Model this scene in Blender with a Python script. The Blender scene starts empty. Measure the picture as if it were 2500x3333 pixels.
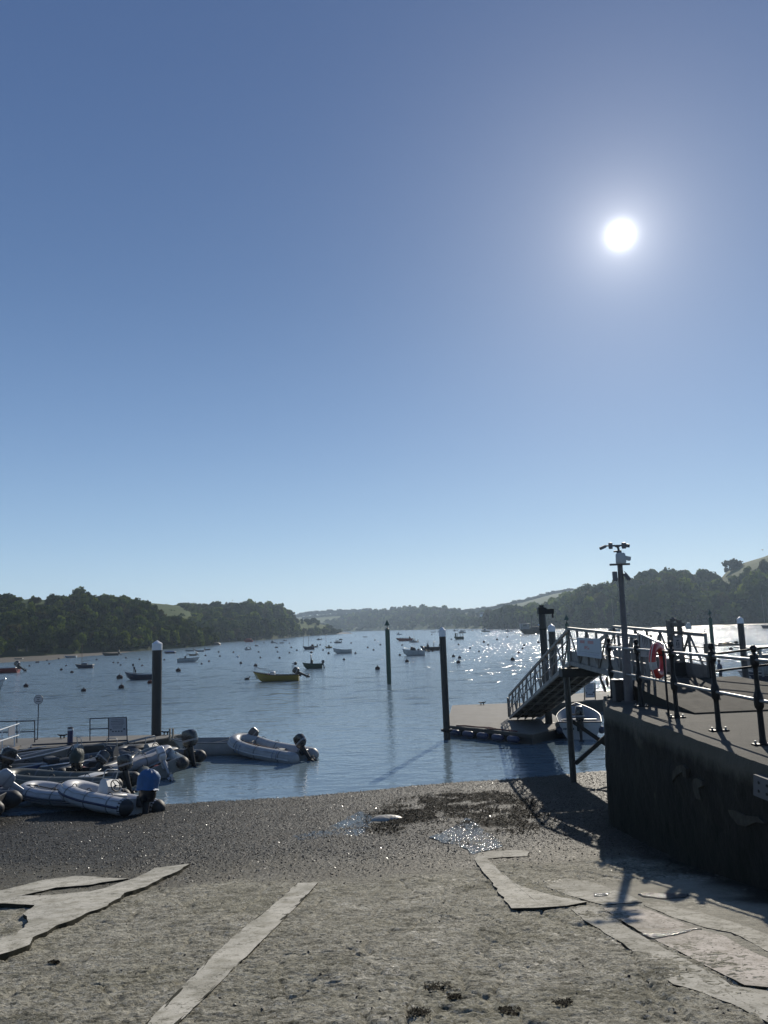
import bpy, bmesh, math, random
import numpy as np
from mathutils import Matrix, Vector
rad = math.radians
rng = np.random.default_rng(7); random.seed(7)
scene = bpy.context.scene
COL = scene.collection

# ------------------------------------------------------------------ camera
H = 5.2                                    # eye height above the water (m)
FPX, PITCH, ROLL = 2504.0, rad(8.5), rad(2.0)
cP, sP, cR, sR = math.cos(PITCH), math.sin(PITCH), math.cos(ROLL), math.sin(ROLL)
_X, _U, _F = Vector((1, 0, 0)), Vector((0, -sP, cP)), Vector((0, cP, sP))
_r, _u = cR * _X - sR * _U, sR * _X + cR * _U
cam_data = bpy.data.cameras.new('camera'); cam = bpy.data.objects.new('camera', cam_data); COL.objects.link(cam)
cam_data.sensor_fit = 'VERTICAL'; cam_data.sensor_height = 24.0; cam_data.lens = FPX / 3333.0 * 24.0
cam_data.clip_start = 0.1; cam_data.clip_end = 20000
M = Matrix.Identity(4)
for i in range(3):
    M[i][0], M[i][1], M[i][2] = _r[i], _u[i], -_F[i]
M[2][3] = H
cam.matrix_world = M
scene.camera = cam

def ray(px, py):
    u = (px - 1250) / FPX; v = -(py - 1666.5) / FPX
    return (_r * u + _u * v + _F)
def at(px, py, Y):                         # the point on that line of sight at distance Y
    d = ray(px, py); return Vector((0, 0, H)) + d * (Y / d.y)
def atz(px, py, z=0.0):                    # ... at height z
    d = ray(px, py); return Vector((0, 0, H)) + d * ((z - H) / d.z)
def horizon(px): return 2041.0 - 0.0349 * (px - 1250)

# ------------------------------------------------------------------ sky and sun
SUN = ray(2020, 765).normalized()
SEL, SAZ = math.asin(SUN.z), math.atan2(SUN.x, SUN.y)
SKY_STRENGTH = 0.1
HAZE = 0.00023
DENOISE = True
world = bpy.data.worlds.new('World'); scene.world = world; world.use_nodes = True
nt = world.node_tree; nt.nodes.clear()
def N(nt, t, **kw):
    n = nt.nodes.new(t)
    for k, v in kw.items(): setattr(n, k, v)
    return n
def ramp(nt, stops, inp, interp='LINEAR'):
    r = N(nt, 'ShaderNodeValToRGB'); r.color_ramp.interpolation = interp
    e = r.color_ramp.elements
    while len(e) > 1: e.remove(e[-1])
    e[0].position = stops[0][0]; e[0].color = (*stops[0][1], 1)
    for p, c in stops[1:]:
        x = e.new(p); x.color = (*c, 1)
    nt.links.new(inp, r.inputs[0]); return r.outputs[0]
def mth(nt, op, a, b=None, c=None, clamp=False):
    n = N(nt, 'ShaderNodeMath', operation=op); n.use_clamp = clamp
    for i, v in enumerate((a, b, c)):
        if v is None: continue
        if isinstance(v, (int, float)): n.inputs[i].default_value = v
        else: nt.links.new(v, n.inputs[i])
    return n.outputs[0]
def mixc(nt, fac, a, b, mode='MIX'):
    n = N(nt, 'ShaderNodeMix', data_type='RGBA', blend_type=mode)
    for s, v in ((0, fac), (6, a), (7, b)):
        if isinstance(v, (int, float)): n.inputs[s].default_value = v if s == 0 else (v, v, v, 1)
        elif isinstance(v, tuple): n.inputs[s].default_value = (*v, 1)
        else: nt.links.new(v, n.inputs[s])
    return n.outputs[2]
sky = N(nt, 'ShaderNodeTexSky', sky_type='NISHITA'); sky.sun_disc = False
sky.sun_elevation = SEL; sky.sun_rotation = SAZ
sky.altitude = 0; sky.air_density = 1.0; sky.dust_density = 0.3; sky.ozone_density = 3.0
tc = N(nt, 'ShaderNodeTexCoord')
dot = N(nt, 'ShaderNodeVectorMath', operation='DOT_PRODUCT'); dot.inputs[1].default_value = SUN
nrm = N(nt, 'ShaderNodeVectorMath', operation='NORMALIZE')
nt.links.new(tc.outputs['Generated'], nrm.inputs[0]); nt.links.new(nrm.outputs[0], dot.inputs[0])
ang = mth(nt, 'ARCCOSINE', mth(nt, 'MINIMUM', dot.outputs['Value'], 1.0))     # angle from the sun (rad)
sep = N(nt, 'ShaderNodeSeparateXYZ'); nt.links.new(nrm.outputs[0], sep.inputs[0])
elev = mth(nt, 'ABSOLUTE', sep.outputs[2])
# clear maritime air: pale at the skyline, deep blue overhead
_sx = np.array([0, 0.05, 0.12, 0.25, 0.42, 0.65, 1.0]); _sc = np.log(np.array([[6.1, 7.8, 8.7], [4.6, 6.5, 8.1], [3.0, 4.8, 7.1], [1.68, 2.95, 5.3], [0.92, 1.78, 3.7], [0.58, 1.15, 2.75], [0.45, 0.95, 2.3]]))
def _smooth(x):                              # smooth curve through the measured elevations
    w = np.exp(-((_xs_ - x) / (.012 + .10 * x)) ** 2); return np.exp((w[:, None] * _fine).sum(0) / w.sum())
_xs_ = np.linspace(-.02, 1, 600); _fine = np.stack([np.interp(_xs_, _sx, _sc[:, k]) for k in range(3)], 1)
grad = ramp(nt, [(float(x), tuple(float(v) for v in _smooth(x))) for x in np.linspace(0, 1, 31) ** 1.8], elev)
sky_t = mixc(nt, 0.85, sky.outputs[0], grad)
# scattered sunlight as a wide faint aureole, camera glare painted in as white heart
def gauss(w, k): return mth(nt, 'MULTIPLY', mth(nt, 'EXPONENT', mth(nt, 'MULTIPLY', mth(nt, 'POWER', mth(nt, 'DIVIDE', ang, w), 2.0), -1.0)), k)
def expo(w, k): return mth(nt, 'MULTIPLY', mth(nt, 'EXPONENT', mth(nt, 'DIVIDE', ang, -w)), k)
g1 = gauss(rad(.78), 15.0); g2 = expo(rad(1.7), 7.0); g3 = mth(nt, 'ADD', expo(rad(7.5), 1.5), gauss(rad(16.0), .22))
glow = mth(nt, 'ADD', mth(nt, 'ADD', g1, g2), g3)
gl = N(nt, 'ShaderNodeVectorMath', operation='SCALE'); gl.inputs[0].default_value = (1.0, 0.97, 0.93); nt.links.new(glow, gl.inputs[3])
tot = N(nt, 'ShaderNodeVectorMath', operation='ADD'); nt.links.new(sky_t, tot.inputs[0]); nt.links.new(gl.outputs[0], tot.inputs[1])
bg = N(nt, 'ShaderNodeBackground'); bg.inputs[1].default_value = SKY_STRENGTH
nt.links.new(tot.outputs[0], bg.inputs[0])
wo = N(nt, 'ShaderNodeOutputWorld'); nt.links.new(bg.outputs[0], wo.inputs[0])

sun_data = bpy.data.lights.new('sun', 'SUN'); sun_data.energy = 4.6; sun_data.angle = rad(0.53); sun_data.color = (1.0, 0.92, 0.79)
sun = bpy.data.objects.new('sun', sun_data); COL.objects.link(sun)
sun.rotation_euler = (-SUN).to_track_quat('-Z', 'Y').to_euler(); sun.location = (60, 160, 90)
scene.view_settings.view_transform = 'Standard'; scene.view_settings.look = 'None'
scene.view_settings.exposure = 0.0; scene.view_settings.gamma = 1.0
scene.cycles.use_denoising = DENOISE
scene.cycles.max_bounces = 6; scene.cycles.diffuse_bounces = 2; scene.cycles.glossy_bounces = 3
scene.cycles.volume_bounces = 0; scene.cycles.transparent_max_bounces = 8
scene.cycles.sample_clamp_indirect = 4.0

# ------------------------------------------------------------------ helpers: things, meshes, materials
def link(o, parent=None):
    COL.objects.link(o)
    if parent is not None: o.parent = parent
    return o
def tag(o, label=None, cat=None, group=None, kind=None):
    if label: o['label'] = label
    if cat: o['category'] = cat
    if group: o['group'] = group
    if kind: o['kind'] = kind
    return o
def thing(name, label, cat, loc=(0, 0, 0), rz=0.0, group=None):
    o = bpy.data.objects.new(name, None); o.empty_display_size = 0.2; link(o)
    o.location = loc; o.rotation_euler = (0, 0, rz)
    return tag(o, label, cat, group)
KIDS = {}
def dup(root, loc, rz, label=None, group=None, scale=None):
    def cp(o, parent):
        c = o.copy(); COL.objects.link(c)
        if parent is not None: c.parent = parent
        for ch in list(o.children): cp(ch, c)
        return c
    r = cp(root, None); r.location = loc; r.rotation_euler = (0, 0, rz)
    if label: r['label'] = label
    if group: r['group'] = group
    if scale is not None: r.scale = scale
    return r

class MB:
    """collects shapes; build() links them as ONE mesh object"""
    def __init__(s): s.v, s.f, s.mi, s.M, s.m = [], [], [], Matrix.Identity(4), 0
    def add(s, vs, fs):
        b = len(s.v)
        s.v += [tuple(s.M @ Vector(p)) for p in vs]
        s.f += [tuple(i + b for i in f) for f in fs]; s.mi += [s.m] * len(fs); return s
    def box(s, c, d, R=None, taper=1.0):
        hx, hy, hz = d[0] / 2, d[1] / 2, d[2] / 2
        P = [(-hx, -hy, -hz), (hx, -hy, -hz), (hx, hy, -hz), (-hx, hy, -hz)]
        P += [(x * taper, y * taper, hz) for x, y, _ in P]
        P = [(R @ Vector(p) if R else Vector(p)) + Vector(c) for p in P]
        return s.add(P, [(3, 2, 1, 0), (4, 5, 6, 7), (0, 1, 5, 4), (1, 2, 6, 5), (2, 3, 7, 6), (3, 0, 4, 7)])
    def bbox(s, c, d, b=0.02, R=None):          # box with chamfered edges
        hx, hy, hz = d[0] / 2, d[1] / 2, d[2] / 2
        b = min(b, hx * .9, hy * .9, hz * .9)
        rings = []
        for z, i in ((-hz, b), (-hz + b, 0), (hz - b, 0), (hz, b)):
            x, y = hx - i, hy - i; k = b
            rings.append([(x, -y + k, z), (x, y - k, z), (x - k, y, z), (-x + k, y, z), (-x, y - k, z), (-x, -y + k, z), (-x + k, -y, z), (x - k, -y, z)])
        rings = [[(R @ Vector(p) if R else Vector(p)) + Vector(c) for p in r] for r in rings]
        return s.loft(rings)
    def bar(s, a, b, w, h, up=(0, 0, 1)):       # rectangular bar from a to b
        a, b = Vector(a), Vector(b); d = b - a; L = d.length; d.normalize()
        x = d.cross(Vector(up)); 
        if x.length < 1e-4: x = d.cross(Vector((1, 0, 0)))
        x.normalize(); y = x.cross(d)
        R = Matrix((x, d, y)).transposed()
        return s.box((a + b) / 2, (w, L, h), R)
    def loft(s, rings, cap=True, close=True):
        n = len(rings[0]); vs = [p for r in rings for p in r]; fs = []
        for i in range(len(rings) - 1):
            for j in range(n if close else n - 1):
                k = (j + 1) % n
                fs.append((i * n + j, i * n + k, (i + 1) * n + k, (i + 1) * n + j))
        if cap:
            fs.append(tuple(range(n - 1, -1, -1))); o = (len(rings) - 1) * n; fs.append(tuple(o + j for j in range(n)))
        return s.add(vs, fs)
    def tube(s, path, r, n=10, cap=True, closed=False, flat=1.0):
        P = [Vector(p) for p in path]; R = r if isinstance(r, (list, tuple)) else [r] * len(P)
        rings, ref = [], None
        for i, p in enumerate(P):
            if closed: d = P[(i + 1) % len(P)] - P[i - 1]
            else: d = P[min(i + 1, len(P) - 1)] - P[max(i - 1, 0)]
            d.normalize()
            if ref is None: ref = Vector((0, 0, 1)) if abs(d.z) < .9 else Vector((1, 0, 0))
            x = d.cross(ref)
            if x.length < 1e-5: x = d.cross(Vector((0, 1, 0)))
            x.normalize(); y = x.cross(d); ref = y
            rings.append([p + (x * math.cos(t) * flat + y * math.sin(t)) * R[i] for t in (2 * math.pi * k / n for k in range(n))])
        if closed: rings.append(rings[0])
        return s.loft(rings, cap=cap and not closed)
    def cyl(s, a, b, r, r2=None, n=12): return s.tube([a, b], [r, r if r2 is None else r2], n)
    def lathe(s, prof, c=(0, 0, 0), n=16):      # prof: (radius, z)
        return s.loft([[(c[0] + r * math.cos(2 * math.pi * k / n), c[1] + r * math.sin(2 * math.pi * k / n), c[2] + z) for k in range(n)] for r, z in prof])
    def ball(s, c, r, n=12, m=8, sc=(1, 1, 1)):
        return s.loft([[(c[0] + sc[0] * r * math.sin(t) * math.cos(2 * math.pi * k / n), c[1] + sc[1] * r * math.sin(t) * math.sin(2 * math.pi * k / n), c[2] - sc[2] * r * math.cos(t)) for k in range(n)]
                       for t in [max(.02, min(math.pi - .02, math.pi * i / m)) for i in range(m + 1)]])
    def torus(s, c, R, r, n=24, m=10, axis='z', a0=0, a1=2 * math.pi, flat=1.0):
        full = abs(a1 - a0 - 2 * math.pi) < 1e-6
        k = n if full else n + 1
        pts = []
        for i in range(k):
            t = a0 + (a1 - a0) * i / n; p = (R * math.cos(t), R * math.sin(t))
            v = {'z': (p[0], p[1], 0), 'x': (0, p[0], p[1]), 'y': (p[0], 0, p[1])}[axis]
            pts.append(Vector(c) + Vector(v))
        return s.tube(pts, r, m, closed=full, flat=flat)
    def prism(s, outline, z0, z1):
        n = len(outline)
        return s.loft([[(x, y, z0) for x, y in outline], [(x, y, z1) for x, y in outline]])
    def rring(s, cx, cy, z, a, b, e=2.6, n=20):  # rounded ring (superellipse) for lofts
        o = []
        for k in range(n):
            t = 2 * math.pi * k / n; c, q = math.cos(t), math.sin(t)
            o.append((cx + a * math.copysign(abs(c) ** (2 / e), c), cy + b * math.copysign(abs(q) ** (2 / e), q), z))
        return o
    def build(s, name, mats, parent=None, smooth=True, angle=40):
        me = bpy.data.meshes.new(name); me.from_pydata(s.v, [], s.f)
        mats = mats if isinstance(mats, (list, tuple)) else [mats]
        for m in mats: me.materials.append(m)
        if len(mats) > 1: me.polygons.foreach_set('material_index', s.mi)
        bm = bmesh.new(); bm.from_mesh(me); bmesh.ops.recalc_face_normals(bm, faces=bm.faces)
        if smooth:
            ca = rad(angle)
            for f in bm.faces: f.smooth = True
            for e in bm.edges:
                e.smooth = not (len(e.link_faces) == 2 and e.calc_face_angle(0) > ca)
        bm.to_mesh(me); bm.free()
        return link(bpy.data.objects.new(name, me), parent)

def np_mesh(name, V, Fq, mats, smooth=False, mi=None):
    me = bpy.data.meshes.new(name); nv, nf, k = len(V), len(Fq), Fq.shape[1]
    me.vertices.add(nv); me.vertices.foreach_set('co', np.asarray(V, np.float32).ravel())
    me.loops.add(nf * k); me.loops.foreach_set('vertex_index', np.asarray(Fq, np.int32).ravel())
    me.polygons.add(nf); me.polygons.foreach_set('loop_start', np.arange(0, nf * k, k, dtype=np.int32))
    try: me.polygons.foreach_set('loop_total', np.full(nf, k, np.int32))
    except Exception: pass
    for m in (mats if isinstance(mats, (list, tuple)) else [mats]): me.materials.append(m)
    if mi is not None: me.polygons.foreach_set('material_index', np.asarray(mi, np.int32))
    me.polygons.foreach_set('use_smooth', np.full(nf, smooth, bool))
    me.update(calc_edges=True); me.validate()
    return me
def np_obj(name, V, Fq, mats, smooth=False, mi=None, parent=None):
    return link(bpy.data.objects.new(name, np_mesh(name, V, Fq, mats, smooth, mi)), parent)

MATS = {}
def pm(name, rgb, rough=.5, metal=0.0, var=.18, scale=6.0, bump=0.0, bscale=None, spec=.5, coat=0.0, dirt=None, dirt_amt=.5, dirt_scale=2.0, rvar=.1):
    """painted / stone / metal surface: mottled colour, uneven gloss, optional stains and relief"""
    if name in MATS: return MATS[name]
    m = bpy.data.materials.new(name); m.use_nodes = True; t = m.node_tree
    b = t.nodes['Principled BSDF']; L = t.links.new
    co = N(t, 'ShaderNodeTexCoord').outputs['Object']
    n1 = N(t, 'ShaderNodeTexNoise'); n1.inputs['Scale'].default_value = scale; n1.inputs['Detail'].default_value = 6; n1.inputs['Roughness'].default_value = .65
    L(co, n1.inputs['Vector'])
    c = ramp(t, [(0.25, tuple(max(0, x * (1 - var)) for x in rgb)), (0.75, tuple(min(1, x * (1 + var)) for x in rgb))], n1.outputs[0])
    if dirt is not None:
        n2 = N(t, 'ShaderNodeTexNoise'); n2.inputs['Scale'].default_value = dirt_scale; n2.inputs['Detail'].default_value = 8; n2.inputs['Roughness'].default_value = .7
        L(co, n2.inputs['Vector'])
        f = N(t, 'ShaderNodeMapRange'); f.inputs[1].default_value = .45; f.inputs[2].default_value = .65; f.inputs[4].default_value = dirt_amt
        L(n2.outputs[0], f.inputs[0]); c = mixc(t, f.outputs[0], c, dirt)
    L(c, b.inputs['Base Color'])
    r = N(t, 'ShaderNodeMapRange'); r.inputs[3].default_value = max(.02, rough - rvar); r.inputs[4].default_value = min(1, rough + rvar)
    L(n1.outputs[0], r.inputs[0]); L(r.outputs[0], b.inputs['Roughness'])
    b.inputs['Metallic'].default_value = metal; b.inputs['Specular IOR Level'].default_value = spec
    b.inputs['Coat Weight'].default_value = coat
    if bump:
        n3 = N(t, 'ShaderNodeTexNoise'); n3.inputs['Scale'].default_value = bscale or scale * 4; n3.inputs['Detail'].default_value = 5
        L(co, n3.inputs['Vector'])
        bp = N(t, 'ShaderNodeBump'); bp.inputs['Distance'].default_value = bump; L(n3.outputs[0], bp.inputs['Height']); L(bp.outputs[0], b.inputs['Normal'])
    MATS[name] = m; return m

# vectorised gradient noise
_perm = np.random.default_rng(3).permutation(256); _perm = np.concatenate([_perm, _perm])
_ga = np.random.default_rng(5).uniform(0, 2 * np.pi, 256); _gx, _gy = np.cos(_ga), np.sin(_ga)
def pn(x, y):
    xi = np.floor(x).astype(int); yi = np.floor(y).astype(int); xf, yf = x - xi, y - yi; xi &= 255; yi &= 255
    u = xf * xf * xf * (xf * (xf * 6 - 15) + 10); w = yf * yf * yf * (yf * (yf * 6 - 15) + 10)
    def g(ax, ay, dx, dy):
        h = _perm[_perm[(xi + ax) & 255] + ((yi + ay) & 255)]; return _gx[h] * dx + _gy[h] * dy
    a = g(0, 0, xf, yf); b = g(1, 0, xf - 1, yf); c = g(0, 1, xf, yf - 1); d = g(1, 1, xf - 1, yf - 1)
    return ((a + u * (b - a)) * (1 - w) + (c + u * (d - c)) * w) * 1.5
def fbm(x, y, o=4, g=.5):
    s, a, t = 0, 1, 0
    for i in range(o): s = s + a * pn(x * 2 ** i + 17.3 * i, y * 2 ** i - 9.1 * i); t += a; a *= g
    return s / t
def sstep(a, b, x): t = np.clip((x - a) / (b - a), 0, 1); return t * t * (3 - 2 * t)
# ------------------------------------------------------------------ ground: slipway and shingle beach (one sheet)
_py = [-12, 0, 5.4, 10, 13, 18, 22, 26.2, 32, 45, 90]; _pz = [4.6, 3.30, 2.60, 1.80, 1.32, .75, .36, 0, -.55, -1.6, -3]
_yy = np.linspace(-12, 90, 1021); _zz = np.interp(_yy, _py, _pz); _k = np.ones(13) / 13
_zz = np.convolve(np.pad(_zz, 6, mode='edge'), _k, 'valid')
def g0(x, y):
    x = np.asarray(x, float); y = np.asarray(y, float)
    yy = y - .2 * np.clip(x, -16, 8) * sstep(12, 26, y)
    return np.interp(yy, _yy, _zz) + .05 * fbm(x * .16, y * .16, 3)
def gpt(px, py):                            # where the line of sight meets the slipway
    d = ray(px, py); t = 3.0
    for _ in range(60):
        p = Vector((0, 0, H)) + d * t; e = p.z - float(g0(p.x, p.y)); t += e / (abs(d.z) + .12)
    return Vector((0, 0, H)) + d * t
def gravel_mask(x, y):                      # 1 on the shingle, 0 on the stone slip
    return sstep(-.35, .7, y - (12.75 + .10 * x + .9 * pn(x * .5, y * .35) + .45 * pn(x * 1.4 + 5, y * 1.4) + .2 * pn(x * 4 + 5, y * 4)))
def dry_mask(x, y):                         # paler fine gravel where the shingle thins out over the slip
    return 1 - sstep(.2, 3.2, y - (12.75 + .10 * x) + 1.1 * fbm(x * .45 + 3, y * .45, 3) - .35 * np.clip(-x - 5, 0, 6))
def foot_weed_shade_mask(x, y): return sstep(-.35, .35, x - 4.15 + .45 * fbm(x * .9, y * .9, 3) - .05 * np.clip(9 - y, 0, 5))  # weedy ground along the wall foot, with the wall's shadow painted in
def smooth_mask(x, y):                      # worn concrete bays beside the quay wall
    return sstep(-.25, .25, x - (3.15 - .19 * (y - 6)) + .1 * pn(x * 1.3, y * 1.3)) * (1 - sstep(11.0, 11.8, y))
def cobble(x, y, sc):
    X, Y = x * sc, y * sc * 1.25; xi, yi = np.floor(X).astype(int), np.floor(Y).astype(int); d1 = np.full(np.shape(X), 9.0); hh_ = np.zeros(np.shape(X))
    for i in (-1, 0, 1):
        for j in (-1, 0, 1):
            h = _perm[_perm[(xi + i) & 255] + ((yi + j) & 255)]; px_ = xi + i + .1 + .8 * (h / 255.0); py_ = yi + j + .1 + .8 * (_perm[h] / 255.0)
            d = (X - px_) ** 2 + (Y - py_) ** 2; m_ = d < d1; d1 = np.where(m_, d, d1); hh_ = np.where(m_, (_perm[(h + 77) & 255] / 255.0), hh_)
    return (1 - np.minimum(1, d1 * 2.2)) * (.35 + .65 * hh_)
def relief(x, y):
    g = gravel_mask(x, y); s = smooth_mask(x, y)
    w = fbm(x * .8, y * .8, 3)
    a = fbm(x * 7, y * 10, 4, .6); pits = np.minimum(0, a + .03) * .028 + np.minimum(0, fbm(x * 17, y * 22, 3, .6) - .02) * .034 + np.minimum(0, fbm(x * 2.0 + 3, y * 3.1, 3)) * .02
    crack = np.abs(fbm(x * 1.1 + 40, y * .45, 3)); pits = pits - .03 * (1 - sstep(0, .03, crack))
    r = (1 - g) * ((1 - .85 * s) * (pits + .03 * w) + s * .008 * a)
    cm = sstep(-.15, .2, fbm(x * .7 + 20, y * .7, 3)); r = r + (1 - g) * (1 - s) * (.011 * cobble(x, y, 8.5) * cm + .009 * cobble(x + 3, y + 5, 17))
    peb = .020 * fbm(x * 14, y * 10, 3) + .012 * fbm(x * 30, y * 22, 2) + .02 * w
    return r + g * peb
def ground_z(x, y): return g0(x, y) + relief(x, y)
xs = np.concatenate([np.arange(-60, -14, 2.0), np.arange(-14, -5, .12), np.arange(-5, 4.6, .024), np.arange(4.6, 7.2, .08), np.arange(7.2, 12.1, .4)])
ys = np.concatenate([np.arange(-10, 4.4, .35), np.arange(4.4, 8, .017), np.arange(8, 10, .024), np.arange(10, 15, .035), np.arange(15, 27, .06), np.arange(27, 34, .3), np.arange(34, 86, 4.0)])
GX, GY = np.meshgrid(xs, ys); GZ = ground_z(GX, GY)
nx, ny = len(xs), len(ys); idx = np.arange(nx * ny).reshape(ny, nx)
gq = np.stack([idx[:-1, :-1], idx[:-1, 1:], idx[1:, 1:], idx[1:, :-1]], -1).reshape(-1, 4)

m = bpy.data.materials.new('slip_stone_and_shingle'); m.use_nodes = True; t = m.node_tree; L = t.links.new; b = t.nodes['Principled BSDF']
geo = N(t, 'ShaderNodeNewGeometry'); pos = geo.outputs['Position']
def noise(t, vec, scale, detail=5, rough=.6, sc=None):
    n = N(t, 'ShaderNodeTexNoise'); n.inputs['Scale'].default_value = scale; n.inputs['Detail'].default_value = detail; n.inputs['Roughness'].default_value = rough
    if sc is not None:
        mp = N(t, 'ShaderNodeMapping'); mp.inputs['Scale'].default_value = sc; t.links.new(vec, mp.inputs['Vector']); vec = mp.outputs[0]
    t.links.new(vec, n.inputs['Vector']); return n.outputs[0]
def mr(t, x, a, b_, c=0.0, d=1.0):
    n = N(t, 'ShaderNodeMapRange'); n.inputs[1].default_value = a; n.inputs[2].default_value = b_; n.inputs[3].default_value = c; n.inputs[4].default_value = d
    t.links.new(x, n.inputs[0]); return n.outputs[0]
att = N(t, 'ShaderNodeAttribute', attribute_name='gravel').outputs['Fac']; ats = N(t, 'ShaderNodeAttribute', attribute_name='smooth').outputs['Fac']
fine = noise(t, pos, 26, 6, .75); mid = noise(t, pos, 5.5, 6, .65, (1, 1.5, 1)); big = noise(t, pos, .75, 4, .6)
rock = ramp(t, [(.30, (.04, .038, .028)), (.43, (.21, .197, .152)), (.55, (.41, .388, .312)), (.70, (.60, .572, .48))], mixc(t, .5, fine, mid))
olive = mixc(t, mr(t, big, .45, .65, 0, .35), rock, (.19, .178, .105))
weed = mixc(t, mr(t, noise(t, pos, 2.6, 8, .8), .50, .64, 0, .75), olive, (.05, .049, .03))
smo = ramp(t, [(.3, (.20, .19, .148)), (.6, (.35, .33, .27)), (.8, (.45, .425, .36))], mixc(t, .6, noise(t, pos, 3.2, 8, .7), big))
smo = mixc(t, mr(t, noise(t, pos, 17, 4, .7), .62, .72, 0, .6), smo, (.13, .12, .085))
fleck = mth(t, 'MULTIPLY', mr(t, noise(t, pos, 13, 5, .7, (1, 1.4, 1)), .55, .61), mr(t, noise(t, pos, 1.7, 3, .6), .35, .6, .35, 1))
weed = mixc(t, mth(t, 'MULTIPLY', fleck, .85), weed, (.028, .028, .016))
fl2 = mr(t, noise(t, pos, 33, 3, .6, (1, 1.3, 1)), .58, .63, 0, .75); weed = mixc(t, fl2, weed, (.05, .05, .034))
chip = mr(t, noise(t, pos, 21, 3, .6), .60, .66, 0, .7); weed = mixc(t, chip, weed, (.42, .41, .36))
slip = mixc(t, ats, weed, smo)
grv = ramp(t, [(.28, (.006, .0062, .0055)), (.5, (.019, .0188, .016)), (.72, (.05, .048, .039))], noise(t, pos, 34, 5, .8))
grv = mixc(t, mr(t, noise(t, pos, .55, 4, .6), .5, .66, 0, .6), grv, (.025, .0225, .015))
dry = N(t, 'ShaderNodeAttribute', attribute_name='dry').outputs['Fac']; grv = mixc(t, dry, grv, ramp(t, [(.3, (.05, .045, .032)), (.55, (.11, .10, .073)), (.75, (.19, .175, .135))], noise(t, pos, 30, 5, .8)))
foot_ws = N(t, 'ShaderNodeAttribute', attribute_name='foot_weed_shade').outputs['Fac']; gall = mixc(t, foot_ws, mixc(t, att, slip, grv), (.014, .015, .010))
L(gall, b.inputs['Base Color'])
wet = mth(t, 'MULTIPLY', mr(t, noise(t, pos, 1.1, 5, .65), .52, .64), mr(t, noise(t, pos, 14, 4, .7), .5, .62))
rs = mr(t, wet, 0, 1, .8, .42)
L(mixc(t, att, rs, .55), b.inputs['Roughness'])
bp = N(t, 'ShaderNodeBump'); bp.inputs['Distance'].default_value = .022; bp.inputs['Strength'].default_value = 1.0; L(mth(t, 'ADD', noise(t, pos, 48, 5, .75), mth(t, 'MULTIPLY', noise(t, pos, 17, 3, .6), 1.2)), bp.inputs['Height']); L(bp.outputs[0], b.inputs['Normal'])
L(mr(t, wet, 0, 1, .12, .4), b.inputs['Specular IOR Level'])
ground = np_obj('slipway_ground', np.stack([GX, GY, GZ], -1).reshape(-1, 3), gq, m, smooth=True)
for nme, fn in (('gravel', gravel_mask), ('smooth', smooth_mask), ('dry', dry_mask), ('foot_weed_shade', foot_weed_shade_mask)):
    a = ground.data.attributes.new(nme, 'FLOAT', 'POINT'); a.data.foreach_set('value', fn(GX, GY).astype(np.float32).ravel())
tag(ground, 'rough stone slipway running down into dark wet shingle', kind='structure')

# shingle: loose wet stones
def scatter_stones(n, xr, yr, cond, rlo, rhi, seed):
    g = np.random.default_rng(seed); x = g.uniform(*xr, n); y = g.uniform(*yr, n)
    k = cond(x, y) > g.uniform(0, 1, n); x, y = x[k], y[k]; n = len(x)
    z = ground_z(x, y); r = rlo + (rhi - rlo) * g.uniform(0, 1, n) ** 2.5
    base = np.array([(1, 0, 0), (.3, .95, .1), (-.8, .6, 0), (-.8, -.6, .05), (.3, -.95, 0), (.1, .15, .8), (-.1, 0, -.7)])
    tri = np.array([(0, 1, 5), (1, 2, 5), (2, 3, 5), (3, 4, 5), (4, 0, 5), (1, 0, 6), (2, 1, 6), (3, 2, 6), (4, 3, 6), (0, 4, 6)])
    th = g.uniform(0, 6.28, n); c, s = np.cos(th), np.sin(th); B = base[None] * g.uniform(.7, 1.25, (n, 7, 3)) * r[:, None, None]
    B[:, :, 2] *= .65
    tx, ty = g.normal(0, .25, n), g.normal(0, .25, n)
    X = B[:, :, 0] * c[:, None] - B[:, :, 1] * s[:, None]; Y = B[:, :, 0] * s[:, None] + B[:, :, 1] * c[:, None]
    Z = B[:, :, 2] + X * tx[:, None] + Y * ty[:, None]
    V = np.stack([X + x[:, None], Y + y[:, None], Z + (z + r * .2)[:, None]], -1).reshape(-1, 3)
    Fq = (tri[None] + 7 * np.arange(n)[:, None, None]).reshape(-1, 3)
    return V, Fq, np.repeat(np.where((g.uniform(0, 1, n) < .16) & (fbm(x * .7 + 9, y * .7, 3) > .05), 3, g.choice(3, n, p=(.45, .3, .25))), 10)
STONE = [pm('shingle_dark', (.012, .0122, .011), .5, var=.4, scale=20, spec=.25), pm('shingle_grey', (.034, .0335, .028), .5, var=.4, scale=20, spec=.25), pm('shingle_brown', (.03, .026, .018), .55, var=.4, scale=20, spec=.2), pm('shingle_pale', (.07, .068, .06), .26, var=.3, scale=20, spec=.4)]
V, Fq, mi = scatter_stones(110000, (-15, 7.2), (11.5, 27.5), lambda x, y: gravel_mask(x, y) * (1 - .8 * dry_mask(x, y)) * (.35 + .65 * (np.abs(x) < y * .52)), .008, .024, 11)
tag(np_obj('shingle', V, Fq, STONE, mi=mi), 'dark wet shingle between the slipway and the water', kind='stuff')
V, Fq, mi = scatter_stones(5000, (-6, 4.5), (4.6, 13.5), lambda x, y: (1 - smooth_mask(x, y)) * (fbm(x * .9, y * .9, 2) > .08) * .6, .005, .017, 12)
tag(np_obj('grit', V, Fq, STONE, mi=mi), 'loose grit and chippings on the stone slipway', kind='stuff')

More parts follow.
